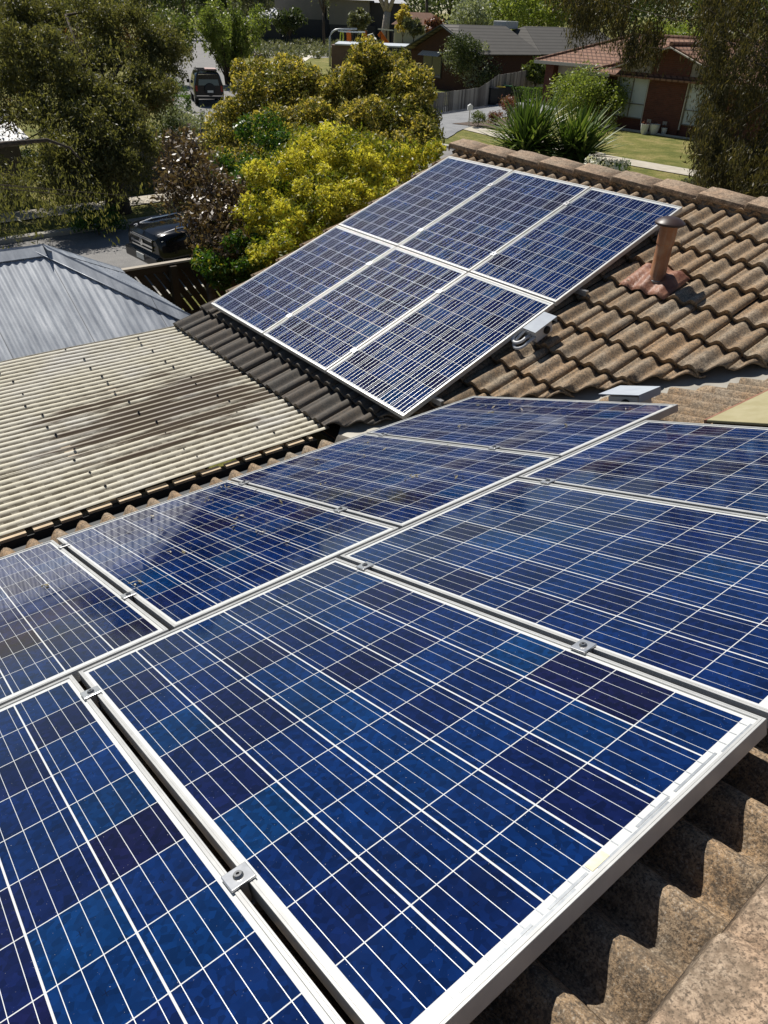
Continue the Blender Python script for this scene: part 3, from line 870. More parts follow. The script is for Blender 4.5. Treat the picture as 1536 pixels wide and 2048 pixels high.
# ------------------------------------------------------------------ foliage
def leaf_mesh(pts, size, droop=0.0, aspect=.42, jitter=.6, out=None, flat=0.0):
    n = len(pts); a = RNG.normal(size=(n, 3)); a[:, 2] -= droop*2.2
    if flat: a[:, 2] *= (1-flat)
    a /= np.linalg.norm(a, axis=1, keepdims=True)+1e-9
    b = RNG.normal(size=(n, 3)); b -= (b*a).sum(1, keepdims=True)*a; b /= np.linalg.norm(b, axis=1, keepdims=True)+1e-9
    L = size*(1+jitter*RNG.uniform(-1, 1, (n, 1)))
    c = np.cross(a, b)
    v = np.empty((n, 4, 3)); v[:, 0] = pts-a*L*.5; v[:, 1] = pts+b*L*aspect*.5+c*L*.06; v[:, 2] = pts+a*L*.5; v[:, 3] = pts-b*L*aspect*.5+c*L*.06
    return v.reshape(-1, 3)


def clump_points(clumps, n, shell=.45, rough=.22):
    """points through ellipsoid clumps (centre, radii), denser toward their rims, with a broken outline"""
    cl = [(np.array(c, float), np.array(r, float) if hasattr(r, '__len__') else np.array([r]*3, float)) for c, r in clumps]
    w = np.array([(r[0]*r[1]*r[2])**.72 for c, r in cl]); w /= w.sum(); out = []
    for (c, r), k in zip(cl, RNG.multinomial(n, w)):
        d = RNG.normal(size=(k, 3)); d /= np.linalg.norm(d, axis=1, keepdims=True)+1e-9
        ph = RNG.uniform(0, 6.28, 6)
        lump = 1+rough*(np.sin(5*d[:, 0]+ph[0])*np.sin(4*d[:, 1]+ph[1])+.7*np.sin(9*d[:, 2]+ph[2])*np.sin(8*d[:, 0]+ph[3])+.5*np.sin(14*d[:, 1]+ph[4])*np.sin(13*d[:, 2]+ph[5]))
        rr = (RNG.uniform(shell**3, 1, (k, 1)))**(1/3)
        out.append(c+d*rr*r*lump[:, None])
    return np.concatenate(out)


def quads(name, v, m, parent=None):
    n = len(v)//4; me = bpy.data.meshes.new(name)
    me.vertices.add(len(v)); me.vertices.foreach_set('co', np.ascontiguousarray(v, dtype=np.float32).ravel())
    me.loops.add(len(v)); me.loops.foreach_set('vertex_index', np.arange(len(v), dtype=np.int32))
    me.polygons.add(n); me.polygons.foreach_set('loop_start', np.arange(0, len(v), 4, dtype=np.int32))
    me.update(calc_edges=True); me.validate()
    return link(name, me, m, parent)


def subclumps(c, r, n, rs, squash=.8, top=.0):
    out = []
    for _ in range(n):
        d = RNG.normal(size=3); d /= np.linalg.norm(d)
        if d[2] < -.55: d[2] *= -.6
        k = RNG.uniform(.55, .95); p = np.array(c)+d*np.array(r)*k
        q = rs*RNG.uniform(.65, 1.3); out.append((p, (q, q, q*squash)))
    return out


M['bark'] = simple('dark_bark', (.05, .038, .028), (.11, .085, .065), 12, .95, bump=.7)
M['palebark'] = simple('pale_gum_bark', (.26, .22, .18), (.42, .37, .31), 7, .85, bump=.3)


def trunk_mb(base, tips, r0, rng, bend=.25):
    """a tapered trunk that splits into limbs toward the given tips (world points)"""
    mb = MB(); base = Vector(base)
    c = sum((Vector(t) for t in tips), Vector())/len(tips)
    fork = base.lerp(c, .42); fork.x = base.x*.6+fork.x*.4; fork.y = base.y*.6+fork.y*.4
    mb.tube([base-Vector((0, 0, .15)), base.lerp(fork, .15), base.lerp(fork, .6)+Vector((rng.uniform(-1, 1)*r0, rng.uniform(-1, 1)*r0, 0)), fork], [r0*1.35, r0*1.05, r0*.9, r0*.78], 9)
    for t in tips:
        t = Vector(t); L = (t-fork).length
        m1 = fork.lerp(t, .4)+Vector((rng.uniform(-1, 1), rng.uniform(-1, 1), rng.uniform(0, 1)))*L*.12
        m2 = fork.lerp(t, .75)+Vector((rng.uniform(-1, 1), rng.uniform(-1, 1), rng.uniform(-.4, .8)))*L*.10
        mb.tube([fork, m1, m2, t], [r0*.55, r0*.36, r0*.2, r0*.07], 7)
    return mb


def plant(name, label, cat, base, clumps, n, leaf, m, group=None, trunk_r=.08, bark='bark', droop=0.0, shell=.45, aspect=.42, rough=.22, tips=5, extra=None, twigs=False):
    base = Vector(base); t = thing(name, base, label, cat, group); rng = random.Random(sum(ord(ch)*(i+1) for i, ch in enumerate(label)))
    pts = clump_points(clumps, n, shell, rough)
    quads('crown' if cat == 'tree' else 'foliage', leaf_mesh(pts, leaf, droop, aspect)-np.array(base), m, t)
    if extra:
        m2, n2, lf2, cl2 = extra
        quads('crown' if cat == 'tree' else 'foliage', leaf_mesh(clump_points(cl2 or clumps, n2, .8, rough), lf2, droop, aspect)-np.array(base), m2, t)
    if trunk_r:
        cs = [c for c, r in clumps]; rng.shuffle(cs)
        mb = trunk_mb(base, cs[:max(tips, 2)], trunk_r, rng)
        build('trunk' if cat == 'tree' else 'stem', mb, M[bark], t, smooth=True, world=True)
    return t


LM = {}
LM['yellow'] = leafmat('yellow_flower_leaf', (.56, .50, .07), (.66, .60, .12), (.40, .42, .07), .42, .5)
LM['yellowgreen'] = leafmat('yellow_green_leaf', (.09, .125, .018), (.17, .19, .028), (.32, .29, .04), .4, .45)
LM['olive'] = leafmat('olive_leaf', (.080, .092, .022), (.135, .140, .034), (.20, .18, .045), .35, .45)
LM['gold'] = leafmat('golden_tip_leaf', (.44, .35, .085), (.52, .42, .12), (.30, .28, .07), .4, .5)
LM['green'] = leafmat('deep_green_leaf', (0.0319, 0.0841, 0.0174), (0.0551, 0.1232, 0.0232), (0.087, 0.1595, 0.029), .35, .35)
LM['bronze'] = leafmat('bronze_leaf', (.075, .046, .026), (.13, .085, .05), (.30, .23, .16), .2, .4, .5)
LM['gum'] = leafmat('gum_leaf', (.090, .095, .034), (.130, .130, .050), (.20, .185, .085), .42, .5, .4)
LM['gumred'] = leafmat('gum_new_leaf', (0.145, 0.06525, 0.029), (0.1885, 0.1015, 0.0435), (0.1305, 0.116, 0.029), .35, .35)
LM['weep'] = leafmat('weeping_leaf', (.044, .042, .017), (.072, .064, .025), (.14, .11, .045), .34, .5, .3)
LM['lime'] = leafmat('lime_leaf', (.135, .185, .045), (.20, .25, .065), (.27, .30, .09), .42, .45)
LM['mid'] = leafmat('mid_green_leaf', (.075, .105, .03), (.11, .145, .04), (.16, .18, .055), .35, .45)
LM['dark'] = leafmat('dark_green_leaf', (.034, .052, .022), (.055, .078, .030), (.085, .10, .035), .3, .5)
LM['silver'] = leafmat('silver_leaf', (.17, .19, .13), (.24, .27, .19), (.32, .35, .26), .3, .5)
LM['greygreen'] = leafmat('grey_green_leaf', (.095, .11, .070), (.14, .15, .095), (.18, .18, .11), .3, .5)
LM['redbrown'] = leafmat('red_brown_leaf', (0.145, 0.0435, 0.03625), (0.2175, 0.087, 0.06525), (0.174, 0.1305, 0.0725), .3, .45)
LM['yucca'] = leafmat('yucca_leaf', (.055, .095, .020), (.10, .16, .034), (.22, .26, .08), .25, .42, .4)
LM['hedge'] = leafmat('hedge_leaf', (0.0435, 0.087, 0.0174), (0.087, 0.1595, 0.029), (0.174, 0.2465, 0.0435), .35, .45)
LM['white'] = leafmat('white_blossom', (.6, .6, .52), (.75, .74, .66), None, .2, .6)

def CL(lst): return [(at(px, py, d), r) for px, py, d, r in lst]


# yellow flowering bush at the gable
yb = CL([(640, 330, 12.8, .72), (560, 370, 12.4, .62), (730, 345, 12.8, .66), (655, 410, 12.2, .62), (512, 440, 12.0, .42), (590, 470, 11.8, .55), (700, 320, 13.3, .55), (790, 330, 13.0, .45), (845, 325, 12.8, .33), (868, 300, 12.6, .20), (520, 515, 11.5, .30), (565, 510, 11.4, .36), (740, 400, 12.4, .5), (610, 292, 13.2, .32), (690, 283, 13.2, .3), (750, 300, 13.2, .28), (640, 480, 12.3, .8)])
yb2 = []
for c, r in yb: yb2 += subclumps(c, (r*.95, r*.95, r*.95), 18, r*.26, .85)
plant('yellow_bush', 'bright yellow flowering bush spilling beside the far solar array', 'bush', (-7.9, 6.6, gz(-7.9, 6.6)), yb2, 50000, .058, LM['yellow'], trunk_r=.09, shell=.3, extra=(LM['yellowgreen'], 15000, .07, [(c, r*.9) for c, r in yb]))
# deep green bush left of it
gb = CL([(520, 300, 14.6, .60), (600, 310, 14.4, .5), (470, 340, 14.2, .5), (560, 350, 14.2, .5), (480, 420, 13.4, .5), (440, 480, 12.8, .4), (420, 430, 13.2, .35), (530, 400, 13.6, .6), (470, 400, 13.4, .45), (450, 540, 12.0, .5), (490, 500, 11.9, .42), (505, 545, 11.5, .35), (430, 560, 12, .35)])
gb2 = []
for c, r in gb: gb2 += subclumps(c, (r, r, r), 8, r*.42, .85)
plant('green_bush', 'deep green leafy bush between the yellow bush and the bronze shrub', 'bush', (-10.4, 7.3, gz(-10.4, 7.3)), gb2, 26000, .07, LM['green'], trunk_r=.07, shell=.35, extra=(LM['yellowgreen'], 5000, .07, None))
# two domes of the olive and gold bush
def olive(lst, label, base, n):
    cl = CL(lst); sub = []
    for c, r in cl: sub += subclumps(c, (r, r, r*.9), 8, r*.40, .85)
    core = [(c, r*.82) for c, r in cl]
    tipc = [(Vector(c)+Vector((-.05, 0, .12)), r) for c, r in [(Vector(q[0]), q[1]) for q in sub]]
    plant('olive_bush', label, 'bush', base, sub+core, n, .085, LM['olive'], 'large olive bushes at the street corner', trunk_r=.14, shell=.5, extra=(LM['gold'], int(n*.62), .08, sub))


olive([(545, 185, 18.5, .80), (480, 240, 18.5, .75), (600, 190, 18.5, .75), (520, 150, 19, .5), (580, 140, 19, .45), (455, 285, 18, .6), (560, 270, 18, .9), (625, 260, 17.5, .7), (620, 170, 18.8, .55), (490, 160, 19, .42), (640, 320, 17, .9), (440, 330, 17.5, .5), (530, 330, 17.2, .8)],
      'golden olive bush, the left and lower of two rounded domes', (-15.2, 10.6, gz(-15, 10.6)), 36000)
olive([(740, 155, 18, .80), (700, 190, 18, .7), (800, 190, 17.6, .75), (760, 120, 18.2, .42), (715, 135, 18.3, .45), (800, 125, 18.2, .38), (830, 250, 17, .62), (780, 260, 17, .85), (855, 280, 16.6, .5), (710, 260, 17.4, .7), (840, 180, 17.6, .42), (820, 310, 16.4, .6), (740, 320, 16.6, .7), (672, 165, 18.2, .4), (860, 240, 17, .35)],
      'golden olive bush, the right and taller dome in front of the dark roofed house', (-12.6, 11.9, gz(-12.6, 11.9)), 42000)
# bronze shrub
br = CL([(385, 330, 12.8, .40), (350, 380, 12.6, .38), (420, 380, 12.4, .42), (370, 300, 13.0, .28), (440, 440, 12.0, .38), (395, 440, 12.2, .32), (345, 330, 13, .25), (455, 500, 11.8, .34), (410, 500, 12, .22), (470, 390, 12.2, .3), (340, 280, 13.2, .18), (375, 262, 13.4, .14)])
plant('bronze_shrub', 'bronze leaved shrub with glinting leaves hanging over the slanted fence', 'bush', at(432, 640, 12.2)*1.0, br, 7600, .085, LM['bronze'], trunk_r=.075, shell=.1, rough=.4, tips=8)

# big gum tree over the street, left
lt = [(60, 60, 21, 1.35), (160, 70, 21, 1.3), (250, 60, 21.5, 1.1), (320, 90, 22, .85), (120, 170, 20, 1.35), (220, 170, 20.5, 1.25), (300, 190, 21, .9), (40, 180, 19.5, .8), (110, 260, 19, 1.0), (190, 280, 19, 1.1), (260, 290, 19.5, .9), (150, 350, 18.5, .85), (230, 350, 19, .8), (90, 370, 18, .6), (310, 120, 22, .7), (340, 150, 22, .5), (365, 110, 22.5, .4), (280, 350, 19.5, .5), (20, 380, 17.5, .45), (50, 30, 21, 1.3),
      (-80, 100, 20, 1.6), (-60, 260, 19, 1.3), (-60, 380, 18, .9)]
lt = [(a, b, c*1.10, d*1.08) for a, b, c, d in lt]+[(215, 225, 21.2, .9), (175, 190, 21.3, .9), (250, 240, 21.4, .8), (205, 300, 20.5, .8), (120, 130, 21, 1.0), (70, 240, 20.5, .8), (110, 310, 20, .8), (40, 120, 21, .9)]; cl = CL(lt); sub = []
for c, r in cl: sub += subclumps(c, (r, r, r*.9), 10, max(r*.30, .16), .8)
gumbase = Vector((-21.0, 8.2, gz(-21.0, 8.2)))
gt = thing('gum_tree', gumbase, 'big dark glinting gum tree across the side street, upper left', 'tree')
pts = np.concatenate([clump_points(sub, 96000, .1, .3), clump_points([(c, r*.95) for c, r in cl], 62000, .15, .3)])
keep = ~((np.abs(((pts-np.array(CAM))@np.array(RT))/((pts-np.array(CAM))@np.array(FW))*FPX+768-30) < 48) & (np.abs(1024-((pts-np.array(CAM))@np.array(UP))/((pts-np.array(CAM))@np.array(FW))*FPX-280) < 34) & (RNG.uniform(size=len(pts)) < .9))
pts = pts[keep]
quads('crown', leaf_mesh(pts, .10, .45, .34)-np.array(gumbase), LM['gum'], gt)
quads('crown', leaf_mesh(clump_points([(c, r*.9) for c, r in CL([(a, b, c*1.1, d) for a, b, c, d in ((20, 230, 19.5, .6), (60, 200, 20, .5), (250, 90, 21.5, .7), (150, 110, 20.5, .7), (60, 110, 20.5, .7), (300, 200, 21, .5))])], 4200, .2, .3), .105, .45, .34)-np.array(gumbase), LM['gumred'], gt)
mb = MB(); fork = gumbase+Vector((.3, -.2, 3.2)); rng = random.Random(2)
mb.tube([gumbase-Vector((0, 0, .3)), gumbase+Vector((0, 0, .4)), gumbase+Vector((.1, -.1, 1.8)), fork], [.46, .36, .30, .27], 12)
for px, py, d, r in [(60, 60, 20.5, .13), (160, 45, 21, .14), (250, 60, 21.5, .12), (-80, 0, 20, .16), (120, -60, 22, .12), (40, 285, 18.6, .10), (200, 280, 19, .09), (300, 150, 21.5, .09), (150, 330, 18.2, .07), (230, -50, 23, .10)]:
    tpt = at(px, py, d*1.2); L = (tpt-fork).length
    m1 = fork.lerp(tpt, .35)+Vector((rng.uniform(-1, 1), rng.uniform(-1, 1), rng.uniform(0, 1)))*L*.12; m2 = fork.lerp(tpt, .7)+Vector((rng.uniform(-1, 1), rng.uniform(-1, 1), rng.uniform(-.5, .7)))*L*.1
    r *= .55; mb.tube([fork, m1, m2, tpt], [r, r*.75, r*.5, r*.18], 8)
    for q in range(5):
        b0 = m1.lerp(tpt, rng.uniform(.1, .9)); b1 = b0+Vector((rng.uniform(-1, 1), rng.uniform(-1, 1), rng.uniform(-.8, .5)))*1.0
        mb.tube([b0, b0.lerp(b1, .5)+Vector((0, 0, .08)), b1], [r*.28, r*.18, .008], 6)
mb.tube([at(-40, 300, 17.6), at(10, 288, 17.8), at(50, 284, 18), at(95, 280, 18.2), at(140, 296, 18.4), at(170, 330, 18.4)], [.075, .065, .055, .045, .03, .015], 8)
build('trunk', mb, M['bark'], gt, smooth=True, world=True)


# hanging sprigs of a nearer branch over the road
def hanging(name, label, base, starts, n_per, leaf, m, cat='tree', group=None, spread=.18, asp=.22, sag=.25):
    P_ = []; t = thing(name, base, label, cat, group); mb = MB()
    for c, L in starts:
        c = np.array(c); k = max(4, int(n_per*L)); u = RNG.uniform(0, 1, k)
        dr = RNG.normal(size=2)*sag
        p = c+np.stack([dr[0]*u*L, dr[1]*u*L, -u*L], 1)+RNG.normal(size=(k, 3))*spread*(.35+.65*u[:, None])*np.array([1, 1, .5])
        P_.append(p)
    P_ = np.concatenate(P_); quads('crown', leaf_mesh(P_, leaf, 1.1, asp)-np.array(base), m, t)
    return t, P_


st = []
for px, py, d, L in [(30, 380, 15.6, .9), (60, 400, 15.6, .8), (100, 405, 15.8, .6), (10, 420, 15.2, .7), (140, 400, 16, .55), (170, 400, 16, .6), (200, 410, 16.2, .4), (180, 430, 15.8, .6), (90, 430, 15.4, .5), (40, 440, 15, .5), (-30, 400, 15, 1), (130, 440, 15.6, .35), (260, 400, 16.6, .3), (70, 350, 15.8, .8), (150, 360, 16, .7), (5, 350, 15.4, .9)]:
    for _ in range(4):
        st.append((at(px+random.gauss(0, 22), py+random.gauss(0, 14)-25, d), L*random.uniform(.5, 1.1)))
hb = Vector((-10.6, -3.6, gz(-10.6, -3.6)))
ht, _p = hanging('gum_tree', 'thin gum branch trailing leafy sprigs low over the side street', hb, st, 62, .085, LM['gum'], spread=.10, asp=.26, sag=.3)
mb = MB(); f0 = hb+Vector((-.3, .5, 3.4))
mb.tube([hb-Vector((0, 0, .3)), hb+Vector((0, .1, 1.5)), f0], [.2, .16, .12], 9)
for px, py, d in [(30, 350, 15.6), (100, 380, 15.8), (190, 395, 16), (10, 400, 15.2), (260, 392, 16.6)]:
    tp = at(px, py, d); mb.tube([f0, f0.lerp(tp, .5)+Vector((0, 0, .35)), tp], [.016, .010, .004], 6)
build('trunk', mb, M['bark'], ht, smooth=True, world=True)

# weeping tree on the right
wb = Vector((-8.4, 25.2, gz(-8.4, 25.2)))
st = []
def wst(n, px0, px1, py0, py1, d0, d1, L0, L1):
    for _ in range(n): st.append((at(random.uniform(px0, px1), random.uniform(py0, py1), random.uniform(d0, d1)), random.uniform(L0, L1)))
wst(230, 1430, 1700, -60, 330, 21.5, 27, .8, 2.0)
wst(60, 1402, 1445, 190, 330, 22, 26, .4, 1.0)
wst(150, 1445, 1640, 280, 400, 21, 24, .5, 1.1)
wst(40, 1418, 1450, -40, 110, 23, 26, .6, 1.3)
wst(56, 1130, 1380, -80, -25, 24, 27, .4, 1.0)
wst(34, 1150, 1250, -10, 40, 24.5, 26, .5, 1.2)
wst(34, 1255, 1330, 40, 95, 24, 25.5, .5, 1.1)
wst(16, 1110, 1170, -60, -20, 25, 27, .4, .9)
wst(120, 1250, 1800, -420, -80, 22, 29, 1, 2.4)
wst(70, 1540, 1850, -60, 350, 22, 28, 1, 2)
wt, wp = hanging('weeping_tree', 'dark weeping tree hanging down the right side of the picture', wb, st, 150, .135, LM['weep'], spread=.20, asp=.22, sag=.16)
mb = MB(); rng = random.Random(5); fk = wb+Vector((.2, 0, 3.0))
mb.tube([wb-Vector((0, 0, .3)), wb+Vector((.05, 0, 1.2)), fk], [.36, .28, .24], 11)
for c, L in st[::50]:
    c = Vector(c); mid = fk.lerp(c, .5)+Vector((0, 0, .7)); mb.tube([fk, fk.lerp(mid, .5)+Vector((0, 0, .35)), mid, c], [.04, .026, .012, .004], 6)
build('trunk', mb, M['bark'], wt, smooth=True, world=True)


# ------------------------------------------------------------------ mid and far trees
def simple_tree(px, bpy_, top, wpx, m, label, name='leafy_tree', cat='tree', depth=None, n=3600, leaf=None, group=None, bare=.25, nc=14, bark='bark', tr=None, fill=.42, droop=0.0):
    base = ga(px, bpy_) if depth is None else None
    if base is None:
        base = at(px, bpy_, depth); base.z = gz(base.x, base.y)
    d = (base-CAM).dot(FW); H = hz(base, px, top); Wd = wpx/FPX*d
    c = base+Vector((0, 0, H*(bare+(1-bare)/2))); r = (Wd/2, Wd/2, H*(1-bare)/2)
    cl = subclumps(c, r, nc, min(Wd, H)*.5*fill, .85)+[(np.array(c), tuple(q*.68 for q in r))]
    return plant(name, label, cat, base, cl, n, leaf or max(.09, .0042*d), m, group, trunk_r=tr or max(.05, Wd*.03), shell=.25, bark=bark, tips=6, rough=.3, droop=droop)


BG = 'trees along the far side of the park'
# (px, base row, top row, width px, leaf, label)
for a in [
    (345, 165, 12, 100, 'mid', 'mid green street tree left of the far road', 60, 5200),
    (60, 90, -70, 150, 'dark', 'dark distant tree behind the gum at the far left', 110, 3200),
    (190, 80, -60, 150, 'dark', 'dark distant tree behind the middle of the gum', 110, 3200),
    (290, 70, -55, 130, 'dark', 'dark distant tree at the bend of the far road, left side', 120, 3200),
    (372, 62, -110, 70, 'dark', 'slim dark tree standing above the end of the far road', 140, 2600),
    (430, 60, -50, 90, 'dark', 'dark tree behind the multi stemmed street tree', 135, 2800),
    (505, 58, -60, 80, 'greygreen', 'grey green tree left of the tall grey building', 130, 2800),
    (580, 88, 18, 62, 'dark', 'bushy dark tree before the left end of the grey building', 122, 3000),
    (648, 84, -150, 90, 'greygreen', 'tall olive grey tree before the middle of the grey building', 122, 3400),
    (712, 84, 16, 46, 'greygreen', 'pale cone shaped tree before the grey building', 124, 2200),
    (850, 62, -190, 120, 'dark', 'very dark broad tree above the playground, right of the building', 150, 3600),
    (940, 55, -10, 110, 'silver', 'silvery green tree behind the dark tiled gable', 85, 3600),
    (1000, 52, -45, 120, 'lime', 'lime green willow behind the dark tiled roof ridge', 90, 4200),
    (1075, 60, -35, 100, 'lime', 'lime green tree behind the chimney box of the dark roof', 92, 3800),
    (1140, 75, -150, 140, 'dark', 'dark tree rising behind the red tiled roof', 95, 3600),
    (1245, 75, -70, 150, 'dark', 'dark tree behind the hanging branches', 95, 3400),
    (1340, 85, 38, 130, 'lime', 'bright green bushy tree over the red roof ridge', 70, 4200),
    (1440, 85, -60, 160, 'mid', 'green tree hidden behind the weeping tree', 90, 3000),
    (1540, 85, -80, 160, 'dark', 'dark tree at the far right behind the weeping tree', 90, 2400),
    (805, 68, 8, 34, 'gold', 'small golden tree beside the playground', 120, 1500),
    (866, 70, 26, 34, 'redbrown', 'small red leaved tree right of the playground', 118, 1500),
    (828, 72, 30, 40, 'greygreen', 'grey green shrub tree at the playground fence', 118, 1500),
    (1066, 196, 116, 46, 'mid', 'small green garden tree at the end of the timber fence', 56, 1800),
]:
    px, b, tp, w, mk, lb, dep, n = a
    simple_tree(px, b, tp, w, LM[mk], lb, depth=dep, n=n, group=BG if dep > 80 else None)
gl = 0
# a backdrop row of dark trees on the rise beyond
for k, px in enumerate(range(-150, 1720, 95)):
    d = 210+18*math.sin(k*2.3); lbs = 'far dark tree on the horizon row, number from the left unknown'
    base = at(px, 30, d); base.z = gz(base.x, base.y); H = hz(base, px, -55-25*math.sin(k*1.7)); w = 190/FPX*d
    c = base+Vector((0, 0, H*.48)); cl = subclumps(c, (w/2, w/2, H*.5), 14, w*.2, .9)+[(np.array(c), (w*.45, w*.45, H*.5))]
    plant('horizon_tree', 'dark tree in the unbroken tree line along the horizon', 'tree', base, cl, 3400, 1.0, LM['dark'] if k % 3 else LM['mid'], 'trees of the tree line on the horizon', trunk_r=.5, shell=.3)

# multi stemmed street tree: a vase of thin stems carrying upright sprays of leaves
base = ga(462, 170)
st_ = thing('street_tree', base, 'fresh green street tree fanning from many thin stems beside the far road', 'tree')
rng = random.Random(12); mb = MB(); sp = []
for k in range(46):
    an = rng.uniform(0, 6.283); rr = 3.3*math.sqrt(rng.uniform(.02, 1)); hh = rng.uniform(4.2, 6.0)*(1-.10*(rr/3.3)**2)
    tp = base+Vector((rr*math.cos(an), rr*math.sin(an), hh)); b0 = base+Vector((rng.uniform(-.35, .35), rng.uniform(-.35, .35), 0))
    m1 = b0.lerp(tp, .5)+Vector((-(tp-b0).x*.10, -(tp-b0).y*.10, .2))
    if k < 24: mb.tube([b0, m1, tp], [.07, .05, .012], 6)
    for q in range(9):
        u = rng.uniform(.32, 1.02); c = (m1.lerp(tp, (u-.5)*2) if u > .5 else b0.lerp(m1, u*2))+Vector((rng.gauss(0, .28), rng.gauss(0, .28), rng.gauss(0, .2)))
        sp.append((c, (.20+.12*rng.random(), .20+.12*rng.random(), .38+.2*rng.random())))
quads('crown', leaf_mesh(clump_points(sp, 17000, .05, .4), .19, -.3, .46)-np.array(base), LM['lime'], st_)
quads('crown', leaf_mesh(clump_points(sp, 6000, .05, .4), .19, -.3, .46)-np.array(base), LM['mid'], st_)
build('trunk', mb, M['bark'], st_, smooth=True, world=True)
# pale gum trunk before the building
base = at(770, 75, 118); base.z = gz(base.x, base.y)
pg = thing('pale_gum', base, 'pale trunked gum tree forking before the grey building', 'tree')
mb = MB().tube([base, base+Vector((0, 0, 2.5)), base+Vector((.2, .2, 5))], [.75, .62, .55], 9)
for dx, dy in ((-1.6, -1.2), (1.8, 1.3), (.6, -.6)): mb.tube([base+Vector((.2, .2, 4.8)), base+Vector((dx*.6, dy*.6, 7)), base+Vector((dx*1.6, dy*1.6, 11))], [.42, .3, .12], 8)
build('trunk', mb, M['palebark'], pg, smooth=True, world=True)
quads('crown', leaf_mesh(clump_points(subclumps(base+Vector((0, 0, 11)), (3.4, 3.4, 3), 14, 1.2), 2600, .2), .5, .5, .3)-np.array(base), LM['greygreen'], pg)

# garden shrubs
def shrub(px, bp, top, wpx, mk, label, name='shrub', n=2600, leaf=None, depth=None, group=None):
    return simple_tree(px, bp, top, wpx, LM[mk], label, name, 'shrub', depth, n, leaf, group, bare=.02, nc=16, tr=.03, fill=.5)


shrub(930, 184, 70, 122, 'silver', 'big round grey green shrub before the dark tiled house', 'round_shrub', 9000, .15)
quads('foliage', leaf_mesh(clump_points(subclumps(at(935, 120, 56)-Vector((0, 0, .3)), (2.1, 2.1, 2.0), 18, .7), 8000, .3), .15, 0, .4)-np.array(bpy.data.objects['round_shrub'].location), LM['dark'], bpy.data.objects['round_shrub'])
shrub(1130, 246, 128, 112, 'lime', 'feathery lime green bush in front of the red brick garage', 'lime_bush', 7000, .13, depth=43)
shrub(1195, 246, 140, 95, 'lime', 'feathery lime green bush before the left brick window', 'lime_bush', 6000, .13, depth=42)
shrub(370, 300, 206, 115, 'silver', 'silver leaved shrub below the parked black wagon', 'silver_shrub', 7000, .10, depth=31)
shrub(345, 300, 235, 90, 'dark', 'dark shrub under the silver one beside the picket fence', 'dark_shrub', 3600, .10, depth=30)
shrub(285, 230, 140, 70, 'dark', 'dark bush under the gum tree, left of the clipped hedges', 'dark_shrub', 3600, .12, depth=38)
shrub(322, 215, 135, 50, 'redbrown', 'red tipped bush left of the round clipped hedge', 'red_bush', 2600, .12, depth=43)
shrub(345, 195, 158, 46, 'hedge', 'round clipped hedge ball left of the black wagon', 'clipped_hedge', 3000, .10, depth=47)
shrub(955, 254, 224, 38, 'mid', 'small green bush beside the letterbox', 'small_bush', 1400, .08)
shrub(990, 252, 222, 30, 'redbrown', 'small round red brown bush in the garden bed', 'small_bush', 1400, .08)
shrub(1014, 246, 193, 42, 'redbrown', 'taller red leaved bush behind the left yucca', 'red_bush', 1800, .10)
shrub(1215, 352, 314, 90, 'green', 'low bush with white blossom by the footpath', 'blossom_bush', 2400, .07)
quads('blossom', leaf_mesh(clump_points([(at(1200, 330, 26.6), .38), (at(1235, 338, 26.4), .35), (at(1180, 325, 26.8), .25)], 420, .6), .085, 0, .8)-np.array(bpy.data.objects['blossom_bush'].location), LM['white'], bpy.data.objects['blossom_bush'])
shrub(1400, 392, 350, 90, 'greygreen', 'low pale leaved bush under the weeping tree', 'low_bush', 2400, .08)
shrub(200, 470, 415, 120, 'green', 'low dark green shrub at the kerb below the gum', 'low_bush', 2600, .08, depth=21)
shrub(1215, 268, 232, 30, 'dark', 'small dark potted bush under the left brick window', 'small_bush', 900, .07)
shrub(270, 300, 250, 120, 'dark', 'dark garden bush behind the gum trunk', 'dark_shrub', 3600, .1, depth=27)
shrub(75, 370, 300, 110, 'dark', 'tall dark bush at the end of the white roofed house', 'dark_shrub', 4200, .1, depth=29.5)
shrub(120, 400, 320, 160, 'dark', 'dark hedge bush before the white roofed house', 'dark_shrub', 4200, .1, depth=30)


# box hedges (clipped)
def box_hedge(px, bp, top, wpx, label, depth, mk='hedge', dp=.9):
    base = at(px, bp, depth); base.z = gz(base.x, base.y); H = hz(base, px, top); w = wpx/FPX*depth
    t = thing('box_hedge', base, label, 'hedge', 'clipped box hedges'); n = 2600
    p = RNG.uniform(-1, 1, (n, 3)); ax = RNG.integers(0, 3, n); p[np.arange(n), ax] = np.sign(p[np.arange(n), ax])*RNG.uniform(.85, 1.03, n)
    a = Vector((RT.x, RT.y, 0)).normalized(); b = Vector((-a.y, a.x, 0))
    pts = p[:, :1]*np.array(a)*w/2+p[:, 1:2]*np.array(b)*dp/2+np.array([0, 0, H/2])+p[:, 2:3]*np.array([0, 0, H/2])
    quads('foliage', leaf_mesh(pts, .11, 0, .5), LM[mk], t)
    build('stem', MB().tube([(0, 0, -.05), (0, 0, H*.6)], .05, 6), M['bark'], t)


box_hedge(1031, 198, 174, 30, 'clipped dark green box hedge next to the bins', 53)
box_hedge(1066, 200, 176, 36, 'clipped dark green box hedge beside the garage pillar', 52)
box_hedge(345, 212, 190, 70, 'low clipped yellow green hedge before the black wagon', 45)


